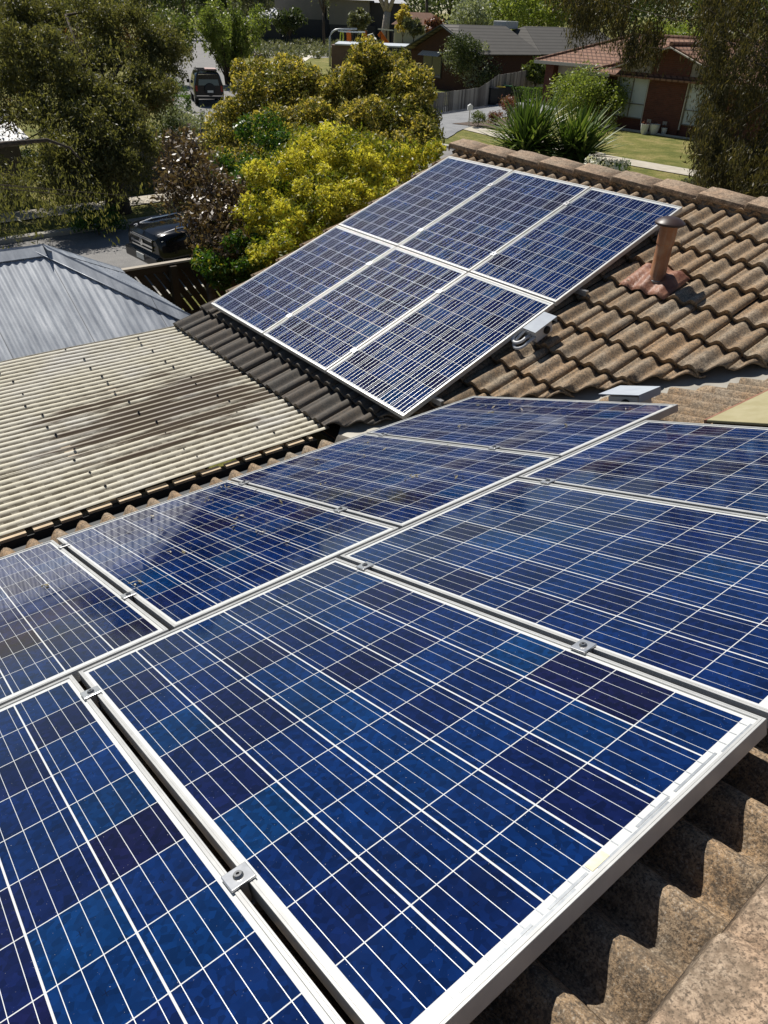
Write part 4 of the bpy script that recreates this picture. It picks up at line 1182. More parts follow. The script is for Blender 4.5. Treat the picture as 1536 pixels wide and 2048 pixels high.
# yuccas
def yucca(px, bp, depth, H, label, n, seed, heads):
    base = at(px, bp, depth); base.z = gz(base.x, base.y); t = thing('yucca', base, label, 'yucca plant', 'yuccas on the nature strip'); rnd = random.Random(seed)
    mb = MB(); tb = MB()
    for (dx, dy, hh) in heads:
        o = Vector((dx, dy, hh)); tb.tube([(dx*.3, dy*.3, -.1), (dx*.7, dy*.7, hh*.55), o], [.13, .10, .09], 8)
        for i in range(n):
            az = rnd.uniform(0, 6.283); el = rnd.uniform(-.45, 1.3); L = H*rnd.uniform(.65, 1.0)*(.8 if el < .1 else 1)
            d = Vector((math.cos(az)*math.cos(el), math.sin(az)*math.cos(el), math.sin(el))); sd = d.cross(Vector((0, 0, 1)))
            if sd.length < .05: sd = Vector((1, 0, 0))
            sd.normalize(); w = .058*rnd.uniform(.8, 1.2); sag = rnd.uniform(0, .22)*math.cos(el)
            pts = []
            for u, ww in ((0, .6), (.35, 1.0), (.7, .75), (1, .04)):
                p = o+d*(L*u)+Vector((0, 0, -sag*L*u*u)); pts.append((p-sd*w*ww, p+Vector((0, 0, -w*.5*ww)), p+sd*w*ww))
            mb.grid(pts)
    build('leaves', mb, LM['yucca'], t); build('trunk', tb, M['bark'], t, smooth=True)


yucca(1046, 318, 31.0, 2.5, 'larger spiky yucca clump left of the two by the ridge caps', 110, 3, [(0, 0, 1.0), (.45, .3, .8), (-.35, .2, .55), (.2, -.3, .5)])
yucca(1146, 322, 30.4, 2.25, 'smaller spiky yucca clump right of the two by the ridge caps', 105, 5, [(0, 0, .85), (.4, .1, .55), (-.3, -.2, .6)])

# tussocks in the park bed (uncountable) and boulders
pts = []
for k in range(260):
    b = at(random.uniform(490, 680), 0, 95); u = random.uniform(0, 1); g = ga(random.uniform(505, 690), random.uniform(78, 118))
    pts.append((g+Vector((0, 0, .35)), (random.uniform(.5, 1.1), random.uniform(.5, 1.1), random.uniform(.3, .7))))
tag(quads('native_grasses', leaf_mesh(clump_points(pts, 9000, .2), .55, 0, .25), LM['greygreen']), 'grey green tussocks planted through the park garden bed', 'grasses', kind='stuff')
for k, (px, py, s) in enumerate([(500, 112, .8), (516, 116, .6), (487, 116, .5)]):
    g = ga(px, py); bm = bmesh.new(); bmesh.ops.create_icosphere(bm, subdivisions=2, radius=s)
    for v in bm.verts: v.co *= 1+.22*math.sin(v.co.x*7+k)*math.cos(v.co.y*6+k*2); v.co.z *= .65
    me = bpy.data.meshes.new('boulder'); bm.to_mesh(me); bm.free()
    o = link('boulder', me, simple('pink_granite', (.36, .26, .21), (.5, .4, .34), 3, .9, bump=.5)); o.location = g+Vector((0, 0, s*.35))
    tag(o, ['largest pinkish boulder at the edge of the park bed', 'pinkish boulder on the right of the park bed rocks', 'small pinkish boulder on the left of the park bed rocks'][k], 'boulder', 'boulders at the park bed')

# ------------------------------------------------------------------ houses
def m_roof_far(name, c1, c2, tw, th, dark):
    """tiled roof seen from afar: courses and rolls, in slope coordinates kept in a UV-like object axis"""
    t = NT(name); x, y, z = t.sep(t.pos()); n = t.noise(1.5, 5, .6)
    cz = t.math('FRACT', t.math('DIVIDE', z, th)); cxx = t.math('FRACT', t.math('DIVIDE', t.math('ADD', x, y), tw))
    base = t.mix(n, c1, c2)
    k = t.math('MAXIMUM', t.math('LESS_THAN', cz, .30), t.math('MULTIPLY', t.math('LESS_THAN', cxx, .30), .75))
    t.set(t.mix(t.math('MULTIPLY', k, .8), base, dark), .85, 0, .25); return t.m


def hip_roof(mb, x0, x1, y0, y1, ze, pitch, gable=()):
    w = (y1-y0)/2; h = w*pitch; ym = (y0+y1)/2
    a = x0 if 'l' in gable else x0+w; b = x1 if 'r' in gable else x1-w
    mb.add([(x0, y0, ze), (x1, y0, ze), (x1, y1, ze), (x0, y1, ze), (a, ym, ze+h), (b, ym, ze+h)], [(0, 1, 5, 4), (2, 3, 4, 5), (1, 2, 5), (3, 0, 4)])
    return h


redr = m_roof_far('red_tiles', (.20, .098, .062), (.32, .19, .13), .36, .16, (.05, .022, .014))
redb = m_brick('red_brick', (.15, .055, .036), (.115, .043, .030), (.13, .08, .06))
cream = simple('cream_panel', (.36, .32, .26), (.42, .38, .31), 2, .8)
trimw = simple('pale_trim', (.55, .50, .42), None, rough=.7)
glassm = NT('window_glass'); glassm.set((.03, .04, .045), .04, 0, .9); glassm = glassm.m
blind = simple('pale_blind', (.50, .54, .53), (.58, .62, .61), 1.2, .6)
zg = gz(-23, 40)
rh = thing('brick_house', (-22, 43, zg), 'red brick house with orange tiled roof and tall blind-covered windows across the lawn', 'house')
ZE = -.02; WY = 39.3
mb = MB(); hA = hip_roof(mb, -27.4, -12.5, WY-.55, WY+9.0, ZE, math.tan(rad(20)))
hip_roof(mb, -36.0, -22, 44.0, 53.0, ZE+.08, math.tan(rad(20)))
# little front gable roof
gx, gw, gzp = -22.15, 3.45, 1.50
mb.add([(gx-gw, WY-.75, gzp-1.17), (gx, WY-.75, gzp), (gx+gw, WY-.75, gzp-1.17), (gx-gw, WY+4.2, gzp-1.17), (gx, WY+4.2, gzp), (gx+gw, WY+4.2, gzp-1.17)], [(0, 1, 4, 3), (1, 2, 5, 4)])
o = build('roof', mb, redr, rh, world=True)
s_ = o.modifiers.new('t', 'SOLIDIFY'); s_.thickness = .09; s_.offset = -1
mb = MB(); ym = (WY-.55+WY+9)/2
for a, b in (((-27.4+4.775, ym, ZE+hA), (-12.5-4.775, ym, ZE+hA)), ((-27.4, WY-.55, ZE), (-27.4+4.775, ym, ZE+hA)), ((-36.0, 44, ZE+.08), (-31.5, 48.5, ZE+.08+1.64)), ((-31.5, 48.5, ZE+1.72), (-26.5, 48.5, ZE+1.72)), ((gx, WY-.78, gzp+.02), (gx, WY+3, gzp+.02))):
    build('ridge_capping', MB().tube([Vector(a)+Vector((0, 0, .02)), Vector(b)+Vector((0, 0, .02))], .11, 8), redr, rh, world=True)
mb = MB(); mb.span((-26.9, WY+.02, zg-.3), (-13, WY+8.5, ZE)); mb.span((-35.3, 46.8, zg-.3), (-26.5, 52.5, ZE+.05)); mb.span((-35.4, 44.5, zg-.3), (-34.7, 46.8, ZE+.05))
mb.span((-27.5, 44.5, zg-.3), (-26.9, 46.8, ZE+.05))
build('wall', mb, redb, rh, world=True)
mb = MB(); mb.prism([(gx-1.25, WY-.02, zg-.3), (gx+1.05, WY-.02, zg-.3), (gx+1.05, WY-.02, 1.03), (gx, WY-.02, 1.40), (gx-1.25, WY-.02, .99)], (0, 0, 0), (0, -.10, 0))
build('gable_wall', mb, redb, rh, world=True)
mb = MB(); mb.prism([(gx-3.3, WY-.005, .10), (gx+3.3, WY-.005, .10), (gx+3.3, WY-.005, .30), (gx, WY-.005, 1.40), (gx-3.3, WY-.005, .30)], (0, 0, 0), (0, -.05, 0))
build('cream_panel', mb, cream, rh, world=True)
for sg in (-1, 1): build('barge_board', MB().bar((gx, WY-.78, gzp-.10), (gx+sg*gw, WY-.78, gzp-1.27), .05, .16, up=(0, 1, 0)), trimw, rh, world=True)
for a, b in (((-27.4, WY-.63, ZE-.15), (-25.75, WY-.56, ZE+.03)), ((-18.6, WY-.63, ZE-.15), (-12.5, WY-.56, ZE+.03)), ((-36.0, 43.9, ZE-.08), (-27.4, 43.98, ZE+.11))): build('fascia', MB().span(a, b), trimw, rh, world=True)
for a, b in (((gx-3.35, WY-.09, -.03), (gx-1.27, WY-.06, .10)), ((gx+1.07, WY-.09, -.03), (gx+3.15, WY-.06, .10))): build('window_head', MB().span(a, b), trimw, rh, world=True)
mb = MB().span((-34.7, 45.0, -.65), (-27.5, 45.12, ZE)); build('lintel', mb, cream, rh, world=True)
build('garage_shade_panel', MB().span((-34.7, 46.62, zg), (-27.5, 46.76, -.66)), simple('dark_opening', (.02, .015, .013), None, rough=.8), rh, world=True)  # dark panel standing for the shade inside the open garage
for x0, x1 in ((-25.45, -23.47), (-21.02, -19.05)):
    z0, z1 = -2.05, -.06; fr = MB(); t_ = .05
    fr.span((x0, WY-.06, z0), (x0+t_, WY-.005, z1)); fr.span((x1-t_, WY-.06, z0), (x1, WY-.005, z1)); fr.span((x0+t_, WY-.06, z0), (x1-t_, WY-.005, z0+t_)); fr.span((x0+t_, WY-.06, z1-t_), (x1-t_, WY-.005, z1))
    xm = (x0+x1)/2; fr.span((xm-.02, WY-.055, z0+t_), (xm+.02, WY-.007, z1-t_)); fr.span((x0+t_, WY-.052, z0+.68), (x1-t_, WY-.009, z0+.72))
    wf = build('window', fr, simple('bronze_window_frame', (.18, .16, .13), None, rough=.5), rh, world=True)
    build('blind', MB().span((x0+t_, WY-.004, z0+t_), (x1-t_, WY+.012, z1-t_)), blind, wf, world=True)
    for xr in (x1, x0-.05): build('reveal', MB().span((xr, WY-.11, z0-.25), (xr+.05, WY-.02, z1+.05)), trimw, wf, world=True)
for x in (gx-.9, gx+.1): build('wall_vent', MB().span((x, WY-.135, zg+.42), (x+.26, WY-.121, zg+.60)), cream, rh, world=True)
build('lawn_edging', MB().span((-27, WY-.75, zg-.1), (-13.5, WY-.65, zg+.07)), M['kerb'], rh, world=True)
# white pots
wp_ = simple('white_glazed_pot', (.72, .72, .70), None, rough=.35)
for px, py, r, h, lb in ((1288, 262, .215, .50, 'middle sized white plant pot, leftmost by the brick wall'), (1307, 264, .27, .50, 'widest white plant pot, between two smaller ones'), (1327, 266, .16, .34, 'smallest white plant pot, rightmost by the brick wall')):
    b = at(px, py, 39.6); b.z = gz(b.x, b.y)
    p = thing('plant_pot', b, lb, 'pot', 'white pots along the brick wall')
    build('pot', MB().lathe([(r*.55, 0), (r*.8, h*.25), (r*.97, h*.7), (r*1.02, h), (r*.92, h), (r*.88, h*.88), (.01, h*.86)], (0, 0, 0), 20), wp_, p, auto=40)
    pts = RNG.normal(size=(60, 3))*np.array([r*.5, r*.5, .06])+np.array([0, 0, h+.04]); quads('plant', leaf_mesh(pts, .09), LM['redbrown'], p)

# dark tiled house
darkr = m_roof_far('dark_tiles', (.15, .14, .125), (.23, .215, .195), 900.0, .20, (.022, .021, .020))
dg = gz(-46, 46)
dh = thing('brick_house', (-44, 48, dg), 'dark grey tiled brick house with front gable behind the timber fence', 'house')
def q(px, py, z):
    d = ray(px, py); t = (z-CAM.z)/d.z; return CAM+d*t
Lz = .0
ap = at(893, 49, 57.5); rgt = Vector((0.03, 1, 0)).normalized()     # ridge direction, away along the yard
fr = Vector((-rgt.y, rgt.x, 0)); 
def dp(a, b, z): return ap+rgt*a+fr*b+Vector((0, 0, z-ap.z))
ZA = ap.z; hw = 4.3; ZEv = ZA-1.80
mb = MB(); LEN = 6.1
mb.add([dp(-.5, 0, ZA), dp(LEN+.4, 0, ZA), dp(LEN+.4, -hw-.4, ZEv), dp(-.5, -hw-.4, ZEv)], [(3, 2, 1, 0)])
mb.add([dp(-.5, 0, ZA), dp(LEN, 0, ZA), dp(LEN, hw+.4, ZEv), dp(-.5, hw+.4, ZEv)], [(0, 1, 2, 3)])
o = build('roof', mb, darkr, dh, world=True); s_ = o.modifiers.new('t', 'SOLIDIFY'); s_.thickness = .08; s_.offset = 0
mb = MB()                                            # hipped wing to the right
mb.add([dp(LEN+.1, -hw-.4, ZEv+.03), dp(LEN+12, -hw-.4, ZEv+.03), dp(LEN+12, 0, ZA+.04), dp(LEN+2.7, 0, ZA+.04)], [(0, 1, 2, 3)])
mb.add([dp(LEN+.1, -hw-.4, ZEv+.03), dp(LEN+2.7, 0, ZA+.04), dp(LEN+.1, hw+.4, ZEv+.03)], [(0, 1, 2)])
mb.add([dp(LEN+2.7, 0, ZA+.04), dp(LEN+12, 0, ZA+.04), dp(LEN+12, hw+.4, ZEv+.03), dp(LEN+.1, hw+.4, ZEv+.03)], [(0, 1, 2, 3)])
o = build('roof', mb, darkr, dh, world=True); s_ = o.modifiers.new('t', 'SOLIDIFY'); s_.thickness = .08; s_.offset = 0
mb = MB()
for b_, sgn in ((-hw-.4, 1), (hw+.4, -1)): mb.bar(dp(-.53, 0, ZA-.05), dp(-.53, b_, ZEv-.05), .06, .24, up=(rgt.x, rgt.y, 0))
build('barge_board', mb, simple('dark_barge', (.035, .045, .045), None, rough=.6), dh, world=True)
db = m_brick('dark_brick', (.075, .034, .022), (.06, .028, .019), (.075, .055, .042))
mb = MB(); mb.add([dp(0, -hw, ZEv-.1), dp(0, hw, ZEv-.1), dp(0, 0, ZA-.12)], [(0, 1, 2)]); 
pl = [dp(0, -hw, dg-.4), dp(LEN+11.5, -hw, dg-.4), dp(LEN+11.5, hw, dg-.4), dp(0, hw, dg-.4)]; pu = [Vector((p.x, p.y, ZEv-.02)) for p in pl]
mb.add(pl+pu, [(0, 1, 5, 4), (1, 2, 6, 5), (2, 3, 7, 6), (3, 0, 4, 7)])
build('wall', mb, db, dh, world=True)
def face_box(a0, a1, b0, b1, z0, z1): 
    P8 = [dp(a0, b0, z0), dp(a1, b0, z0), dp(a1, b1, z0), dp(a0, b1, z0)]; Q8 = [Vector((p.x, p.y, z1)) for p in P8]
    return MB().add(P8+Q8, [(3, 2, 1, 0), (4, 5, 6, 7), (0, 1, 5, 4), (1, 2, 6, 5), (2, 3, 7, 6), (3, 0, 4, 7)])
wfr = build('window', face_box(-.06, -.005, .2, 2.6, dg+.75, dg+2.35), simple('black_frame', (.02, .02, .02), None, rough=.5), dh, world=True)
build('pane', face_box(-.075, -.062, .28, 1.36, dg+.83, dg+2.27), glassm, wfr, world=True); build('pane', face_box(-.075, -.062, 1.44, 2.52, dg+.83, dg+2.27), glassm, wfr, world=True)
mb = MB()
for k in range(9): mb.add([dp(-.10, .1+k*.29, dg+2.62), dp(-.10, .1+k*.29+.27, dg+2.62), dp(-.62, .1+k*.29+.27, dg+2.30), dp(-.62, .1+k*.29, dg+2.30)], [(0, 1, 2, 3)])
build('awning', mb, simple('pale_awning', (.42, .40, .36), None, rough=.8), dh, world=True)
mb = MB()
for k in range(8): mb.add([dp(5.2+k*.24, -hw-.05, dg+1.95), dp(5.2+k*.24+.12, -hw-.05, dg+1.95), dp(5.2+k*.24+.12, -hw-.55, dg+1.35), dp(5.2+k*.24, -hw-.55, dg+1.35)], [(0, 1, 2, 3)])
o = build('striped_awning', mb, simple('striped_awning_fabric', (.42, .27, .20), None, rough=.8), dh, world=True)
build('roof_cooler', MB().box(dp(LEN+1.6, 1.2, ZA+.1), (1.5, 1.5, .55)), simple('cooler_box', (.40, .41, .41), (.5, .5, .5), 4, .6), dh, world=True, bevel=.05)

# timber paling fence between the driveways
pf_line = [(-35.2, 32.9), (-36.0, 36.6), (-37.0, 40.5), (-38.6, 44.6), (-39.8, 47.2), (-41.2, 51.5)]
pf = thing('paling_fence', (-36, 37, gz(-36, 37)), 'weathered grey paling fence stepping up along the driveway', 'fence')
mb = MB(); rl = MB(); cnt = 0
for (a, b) in zip(pf_line[:-1], pf_line[1:]):
    a = Vector(a); b = Vector(b); L = (b-a).length; dv = (b-a).normalized(); n = int(L/.19)
    for i in range(n):
        p = a+dv*(i+.5)*(L/n); u = cnt/170; hgt = 1.15 if p.y < 39.6 else min(1.15+(p.y-39.6)*.22, 1.75)
        hgt += random.uniform(-.015, .015); R = Matrix.Rotation(math.atan2(dv.y, dv.x), 3, 'Z')
        mb.box((p.x, p.y, gz(p.x, p.y)+hgt/2), (.155, .018+random.uniform(0, .03), hgt), R); cnt += 1
    for zz in (.35, .9): rl.bar((a.x-.05*dv.y, a.y, gz(a.x, a.y)+zz), (b.x-.05*dv.y, b.y, gz(b.x, b.y)+zz), .045, .07)
_t = NT('weathered_paling'); _t.set(_t.ramp(_t.island(), [(0, (.15, .135, .12)), (1, (.44, .41, .36))]), .9, 0, .2)
build('palings', mb, _t.m, pf, world=True); build('rail', rl, M['bark'], pf, world=True)
# dark picket fence by the corner
kf = thing('picket_fence', (-29.5, 15.5, gz(-29.5, 15.5)), 'dark picket fence half hidden by the silver shrub', 'fence'); mb = MB()
for i in range(60):
    p = Vector((-24.5-i*.13, 13.0+i*.065)); mb.box((p.x, p.y, gz(p.x, p.y)+.72), (.095, .02, 1.5), Matrix.Rotation(rad(153), 3, 'Z'))
build('palings', mb, m_timber('dark_picket', (.03, .03, .03), (.055, .055, .055)), kf, world=True)
build('rail', MB().bar((-24.5, 13.04, GA+1.3), (-32.3, 16.94, GA+1.3), .04, .07), tmat, kf, world=True)

# dark panel fence across the side street
df = thing('panel_fence', (-24, 11, gz(-24, 11)), 'dark shaded panel fence behind the gum tree trunk across the side street', 'fence')
mb = MB()
for i in range(44):
    y = 7.2+i*.2; mb.span((-24.02-.012*(i % 2), y, gz(-24, y)-.1), (-23.99-.012*(i % 2), y+.2, gz(-24, y)+1.5))
build('panels', mb, simple('dark_panel', (.03, .034, .034), (.05, .053, .052), 2, .6), df, world=True)
trimb_ = simple('fence_rail', (.10, .105, .105), None, rough=.5)
build('top_rail', MB().bar((-24, 7.2, gz(-24, 7.2)+1.52), (-24, 16, gz(-24, 16)+1.52), .05, .04), trimb_, df, world=True)
# white roofed low house across the side street
wh = thing('white_roofed_house', (-28, 3, gz(-28, 3)), 'low house with glaring white iron roof behind the gum tree', 'house')
mb = MB().add([(-24.3, -8, -1.45), (-24.3, 6.9, -1.45), (-29.2, 6.9, -.50), (-29.2, -8, -.50), (-34, -8, -1.45), (-34, 6.9, -1.45)], [(0, 1, 2, 3), (3, 2, 5, 4)])
o = build('roof', mb, simple('white_iron', (.78, .78, .78), (.7, .7, .7), 3, .35), wh, world=True); s_ = o.modifiers.new('t', 'SOLIDIFY'); s_.thickness = .05; s_.offset = 0
build('wall', MB().span((-33.6, -7.6, GA-.5), (-24.7, 6.6, -1.5)), simple('shaded_render', (.12, .10, .085), (.16, .14, .12), 2, .9), wh, world=True)
build('gutter', MB().span((-24.34, -8, -1.58), (-24.22, 6.9, -1.46)), trimw, wh, world=True)

# grey two storey building beyond the park
def yawbox(c, w, dpt, z0, z1):
    a = Vector((RT.x, RT.y, 0)).normalized(); b = Vector((-a.y, a.x, 0)); P4 = [c-a*w/2-b*dpt/2, c+a*w/2-b*dpt/2, c+a*w/2+b*dpt/2, c-a*w/2+b*dpt/2]
    P4 = [Vector((p.x, p.y, z0)) for p in P4]; Q4 = [Vector((p.x, p.y, z1)) for p in P4]
    return MB().add(P4+Q4, [(3, 2, 1, 0), (4, 5, 6, 7), (0, 1, 5, 4), (1, 2, 6, 5), (2, 3, 7, 6), (3, 0, 4, 7)])
c0 = at(605, 60, 140); c0.z = gz(c0.x, c0.y)
gb_ = thing('grey_building', c0, 'tall plain grey building behind the park trees', 'building')
grey = simple('grey_render', (.20, .185, .165), (.24, .22, .20), .4, .9)
gdark = simple('dark_render', (.055, .055, .058), None, rough=.8)
build('upper_wall', yawbox(c0, 9.2, 9, c0.z+3.6, c0.z+11.5), grey, gb_, world=True); build('lower_wall', yawbox(c0+Vector((.3, .4, 0)), 10, 9, c0.z-1, c0.z+3.6), gdark, gb_, world=True)
c1 = at(700, 58, 138); c1.z = gz(c1.x, c1.y)
build('upper_wall', yawbox(c1, 7.4, 8, c1.z+2.8, c1.z+6.6), grey, gb_, world=True); build('lower_wall', yawbox(c1+Vector((.4, .5, 0)), 8.4, 8, c1.z-1, c1.z+2.8), gdark, gb_, world=True)
c2_ = at(772, 55, 139); c2_.z = gz(c2_.x, c2_.y)
build('upper_wall', yawbox(c2_, 6.0, 8, c2_.z-1, c2_.z+6.2), gdark, gb_, world=True)
a_ = Vector((RT.x, RT.y, 0)).normalized(); b_ = Vector((-a_.y, a_.x, 0))
def hipat(c, w, d_, z, h): 
    return MB().add([c-a_*w/2-b_*d_/2+Vector((0, 0, z)), c+a_*w/2-b_*d_/2+Vector((0, 0, z)), c+a_*w/2+b_*d_/2+Vector((0, 0, z)), c-a_*w/2+b_*d_/2+Vector((0, 0, z)), c-a_*w*.2+Vector((0, 0, z+h)), c+a_*w*.2+Vector((0, 0, z+h))], [(0, 1, 5, 4), (2, 3, 4, 5), (1, 2, 5), (3, 0, 4), (3, 2, 1, 0)])
mb = hipat(c1, 9.0, 9.4, 6.6, 2.0); mb2 = hipat(c2_, 7.4, 9.4, 6.2, 1.8); mb.add(mb2.v, mb2.f)
build('roof', mb, simple('pale_iron_roof', (.32, .33, .35), (.4, .41, .43), 1, .5, .3), gb_, world=True)
c3 = at(535, 62, 132); c3.z = gz(c3.x, c3.y)
g3 = thing('verandah_house', c3, 'small pale roofed house with verandah left of the grey building', 'house')
build('wall', yawbox(c3, 5, 5, c3.z-1, c3.z+3.6), gdark, g3, world=True); build('roof', hipat(c3, 7, 7, 3.6, 1.7), simple('pale_blue_roof', (.40, .42, .46), None, rough=.5), g3, world=True)
c4 = at(838, 60, 132); c4.z = gz(c4.x, c4.y)
g4 = thing('cream_house', c4, 'small red roofed cream house seen past the playground', 'house')
build('wall', yawbox(c4, 9, 5, c4.z-1, c4.z+3.0), simple('cream_wall', (.46, .45, .36), None, rough=.8), g4, world=True); build('roof', hipat(c4, 10, 7, 3.0, 1.9), redr, g4, world=True)

# flat carport roof in front of the park
c5 = at(750, 132, 76); c5.z = gz(c5.x, c5.y)
cpT = thing('carport', c5, 'brown walled carport with flat pale roof behind the olive bush', 'carport')
hT = hz(c5, 750, 91)
build('wall', yawbox(c5-a_*2.0, 4.9, 3, c5.z-.5, c5.z+hT-.05), simple('brown_wall', (.13, .085, .065), (.17, .115, .09), 2, .9), cpT, world=True)
build('roof', yawbox(c5+b_*2.5+a_*.6, 9.4, 8.6, c5.z+hT-.04, c5.z+hT+.08), simple('pale_flat_roof', (.46, .50, .54), (.54, .57, .6), .6, .5), cpT, world=True)
build('fascia', yawbox(c5+a_*2.9-b_*1.6, 4.6, .12, c5.z+hT-.75, c5.z+hT-.05), simple('navy_fascia', (.012, .016, .03), None, rough=.4), cpT, world=True)

# ------------------------------------------------------------------ street lamp
lb_ = at(660, 132, 82); lb_.z = gz(lb_.x, lb_.y); lh = hz(lb_, 660, 58)
lamp = thing('street_lamp', lb_, 'galvanised street lamp with long curved arm above the olive bushes', 'street lamp')
galvp = simple('galvanised_pole', (.36, .38, .39), (.44, .46, .47), 2, .45, .5)
pts = [(0, 0, -.2), (0, 0, lh*.55), (0, 0, lh-.95)]
for i in range(1, 7):
    an = math.pi/2*i/6; e = a_*(.95*(1-math.cos(an))); pts.append((e.x, e.y, lh-.95+.95*math.sin(an)))
e = a_*3.0; pts.append((e.x, e.y, lh+.12))
build('pole', MB().tube(pts, [.13, .12, .11]+[.09]*6+[.08], 10), galvp, lamp, smooth=True)
R_ = Matrix.Rotation(math.atan2(a_.y, a_.x), 3, 'Z'); e = a_*2.4
build('lamp_head', MB().box((e.x, e.y, lh-.16), (3.0, .30, .12), R_), simple('lamp_head_grey', (.5, .52, .52), None, rough=.4), lamp, bevel=.03)
build('lens', MB().box((e.x, e.y, lh-.235), (2.2, .22, .03), R_), simple('lamp_lens', (.6, .62, .6), None, rough=.2), lamp)

# ------------------------------------------------------------------ playground
pb = at(735, 88, 112); pb.z = gz(pb.x, pb.y)
pgd = thing('play_frame', pb, 'playground climbing frame with orange panels and a slide', 'playground')
org = simple('orange_plastic', (.62, .14, .015), None, rough=.45); pdark = simple('dark_post', (.03, .03, .032), None, rough=.5); ylw = simple('lime_plastic', (.42, .5, .05), None, rough=.5)
rise = hz(pb, 735, 52)
def pa(px, z, dd=0): 
    k = (px-735)/FPX*112; return a_*k+b_*dd+Vector((0, 0, z))
mb = MB()
for px in (682, 688, 706, 724, 732, 760, 772, 784): build('post', MB().bar(pa(px, -.2), pa(px, rise*.85), .14), pdark, pgd)
mb = MB()
for px in (695, 727):
    for k in range(7):
        an = -.9+1.8*k/6; an2 = an+.3; mb.bar(pa(px+3*math.cos(an)*1.0, 1.5+1.1*math.sin(an)), pa(px+3*math.cos(an2), 1.5+1.1*math.sin(an2)), .7, .12, up=(b_.x, b_.y, 0))
build('curved_panel', mb, org, pgd)
mb = MB(); mb.bar(pa(758, 2.4), pa(780, .45), .75, .10, up=(b_.x, b_.y, .3)); mb.bar(pa(780, .45), pa(786, .40), .75, .10, up=(b_.x, b_.y, .3))
for s in (-.36, .36): mb.bar(pa(758, 2.5, s), pa(780, .55, s), .06, .25, up=(b_.x, b_.y, .3))
build('slide', mb, org, pgd)
build('hoop', MB().tube([pa(684+3*math.cos(u*.52), 1.5+1.0*math.sin(u*.52)) for u in range(13)], .11, 8), ylw, pgd, smooth=True)
mb = MB().bar(pa(755, rise*.9), pa(786, rise*.86), .16); mb.tube([pa(735, rise*.62), pa(745, rise*.7), pa(752, rise*.5), pa(756, .5)], .08, 8)
build('top_beam', mb, simple('white_beam', (.6, .6, .58), None, rough=.5), pgd)

# ------------------------------------------------------------------ bins and letterbox
def bin_(px, py, depth, lid, label):
    b = at(px, py, depth); b.z = gz(b.x, b.y); t = thing('wheelie_bin', b, label, 'bin', 'wheelie bins along the fence', rz=math.atan2(RT.y, RT.x)+.25)
    build('body', MB().box((0, 0, .53), (.50, .54, .96), None, 1.16), simple('bin_green', (.012, .016, .02), (.02, .024, .028), 3, .45), t, bevel=.02)
    build('lid', MB().box((0, -.01, 1.045), (.62, .70, .05)).box((0, .33, 1.05), (.5, .07, .06)), lid, t, bevel=.02)
    for s in (-1, 1): build('wheel', MB().lathe([(.10, -.025), (.10, .025)], (s*.27, .24, .10), 14, Matrix.Rotation(rad(90), 3, 'Y')), M['black'], t)
dl = simple('dark_lid', (.02, .022, .03), None, rough=.4); yl = simple('yellow_lid', (.55, .42, .04), None, rough=.4); gl_ = simple('green_lid', (.05, .16, .06), None, rough=.4)
bin_(969, 210, 50.8, dl, 'dark lidded wheelie bin, leftmost by the paling fence')
bin_(983, 210, 50.8, dl, 'dark lidded wheelie bin, second from the left by the fence')
bin_(996, 207, 51.6, yl, 'wheelie bin with yellow lid by the paling fence')
bin_(1009, 205, 52.4, gl_, 'wheelie bin with green lid, nearest the hedges')
b = ga(937, 254); lt_ = thing('letterbox', b, 'small white letterbox on a thin post beside the driveway', 'letterbox', rz=YAW)
build('post', MB().bar((0, 0, -.1), (0, 0, .85), .05), trimw, lt_)
build('box', MB().prism([(-.14, -.2, .85), (.14, -.2, .85), (.14, -.2, 1.05), (0, -.2, 1.15), (-.14, -.2, 1.05)], (0, 0, 0), (0, .4, 0)), wp_, lt_)

# ------------------------------------------------------------------ vehicles
carblack = NT('black_car_paint'); carblack.set((.006, .007, .010), .10, 0, .35); carblack = carblack.m
chrome = simple('chrome', (.75, .75, .76), None, rough=.12, metal=1.0)
tyre = simple('tyre_rubber', (.015, .015, .015), None, rough=.85); alloy = simple('alloy', (.42, .42, .43), None, rough=.3, metal=.8)
lampw = simple('headlamp', (.72, .72, .70), None, rough=.12); lampr = simple('tail_lamp', (.30, .02, .015), None, rough=.2); plate = simple('plate', (.70, .70, .66), None, rough=.5)
trimb = simple('black_trim', (.018, .018, .018), None, rough=.6)


def loft(secs):
    """secs: list of (y, [(x, z), ...]) closed half outlines mirrored in x"""
    rows = []
    for y, half in secs:
        rows.append([(x, y, z) for x, z in half]+[(-x, y, z) for x, z in reversed(half)])
    mb = MB(); mb.grid(rows); m_ = len(rows[0])
    n = len(rows)
    for i in range(n-1): mb.f.append((i*m_+m_-1, i*m_, (i+1)*m_, (i+1)*m_+m_-1))
    mb.f.append(tuple(range(m_))); mb.f.append(tuple((n-1)*m_+k for k in range(m_))[::-1])
    return mb


def wheel(root, x, y, r=.38):
    w = build('wheel', MB().lathe([(r*.62, -.12), (r*.93, -.12), (r, -.09), (r, .09), (r*.93, .12), (r*.62, .12)], (x, y, r), 26, Matrix.Rotation(rad(90), 3, 'Y')), tyre, root, auto=40)
    s = 1 if x > 0 else -1; mb = MB().lathe([(r*.64, -.02), (r*.60, .02), (r*.2, .045), (.03, .05)], (x+s*.085, y, r), 20, Matrix.Rotation(rad(90*s), 3, 'Y'))
    build('rim', mb, alloy, w, auto=30)


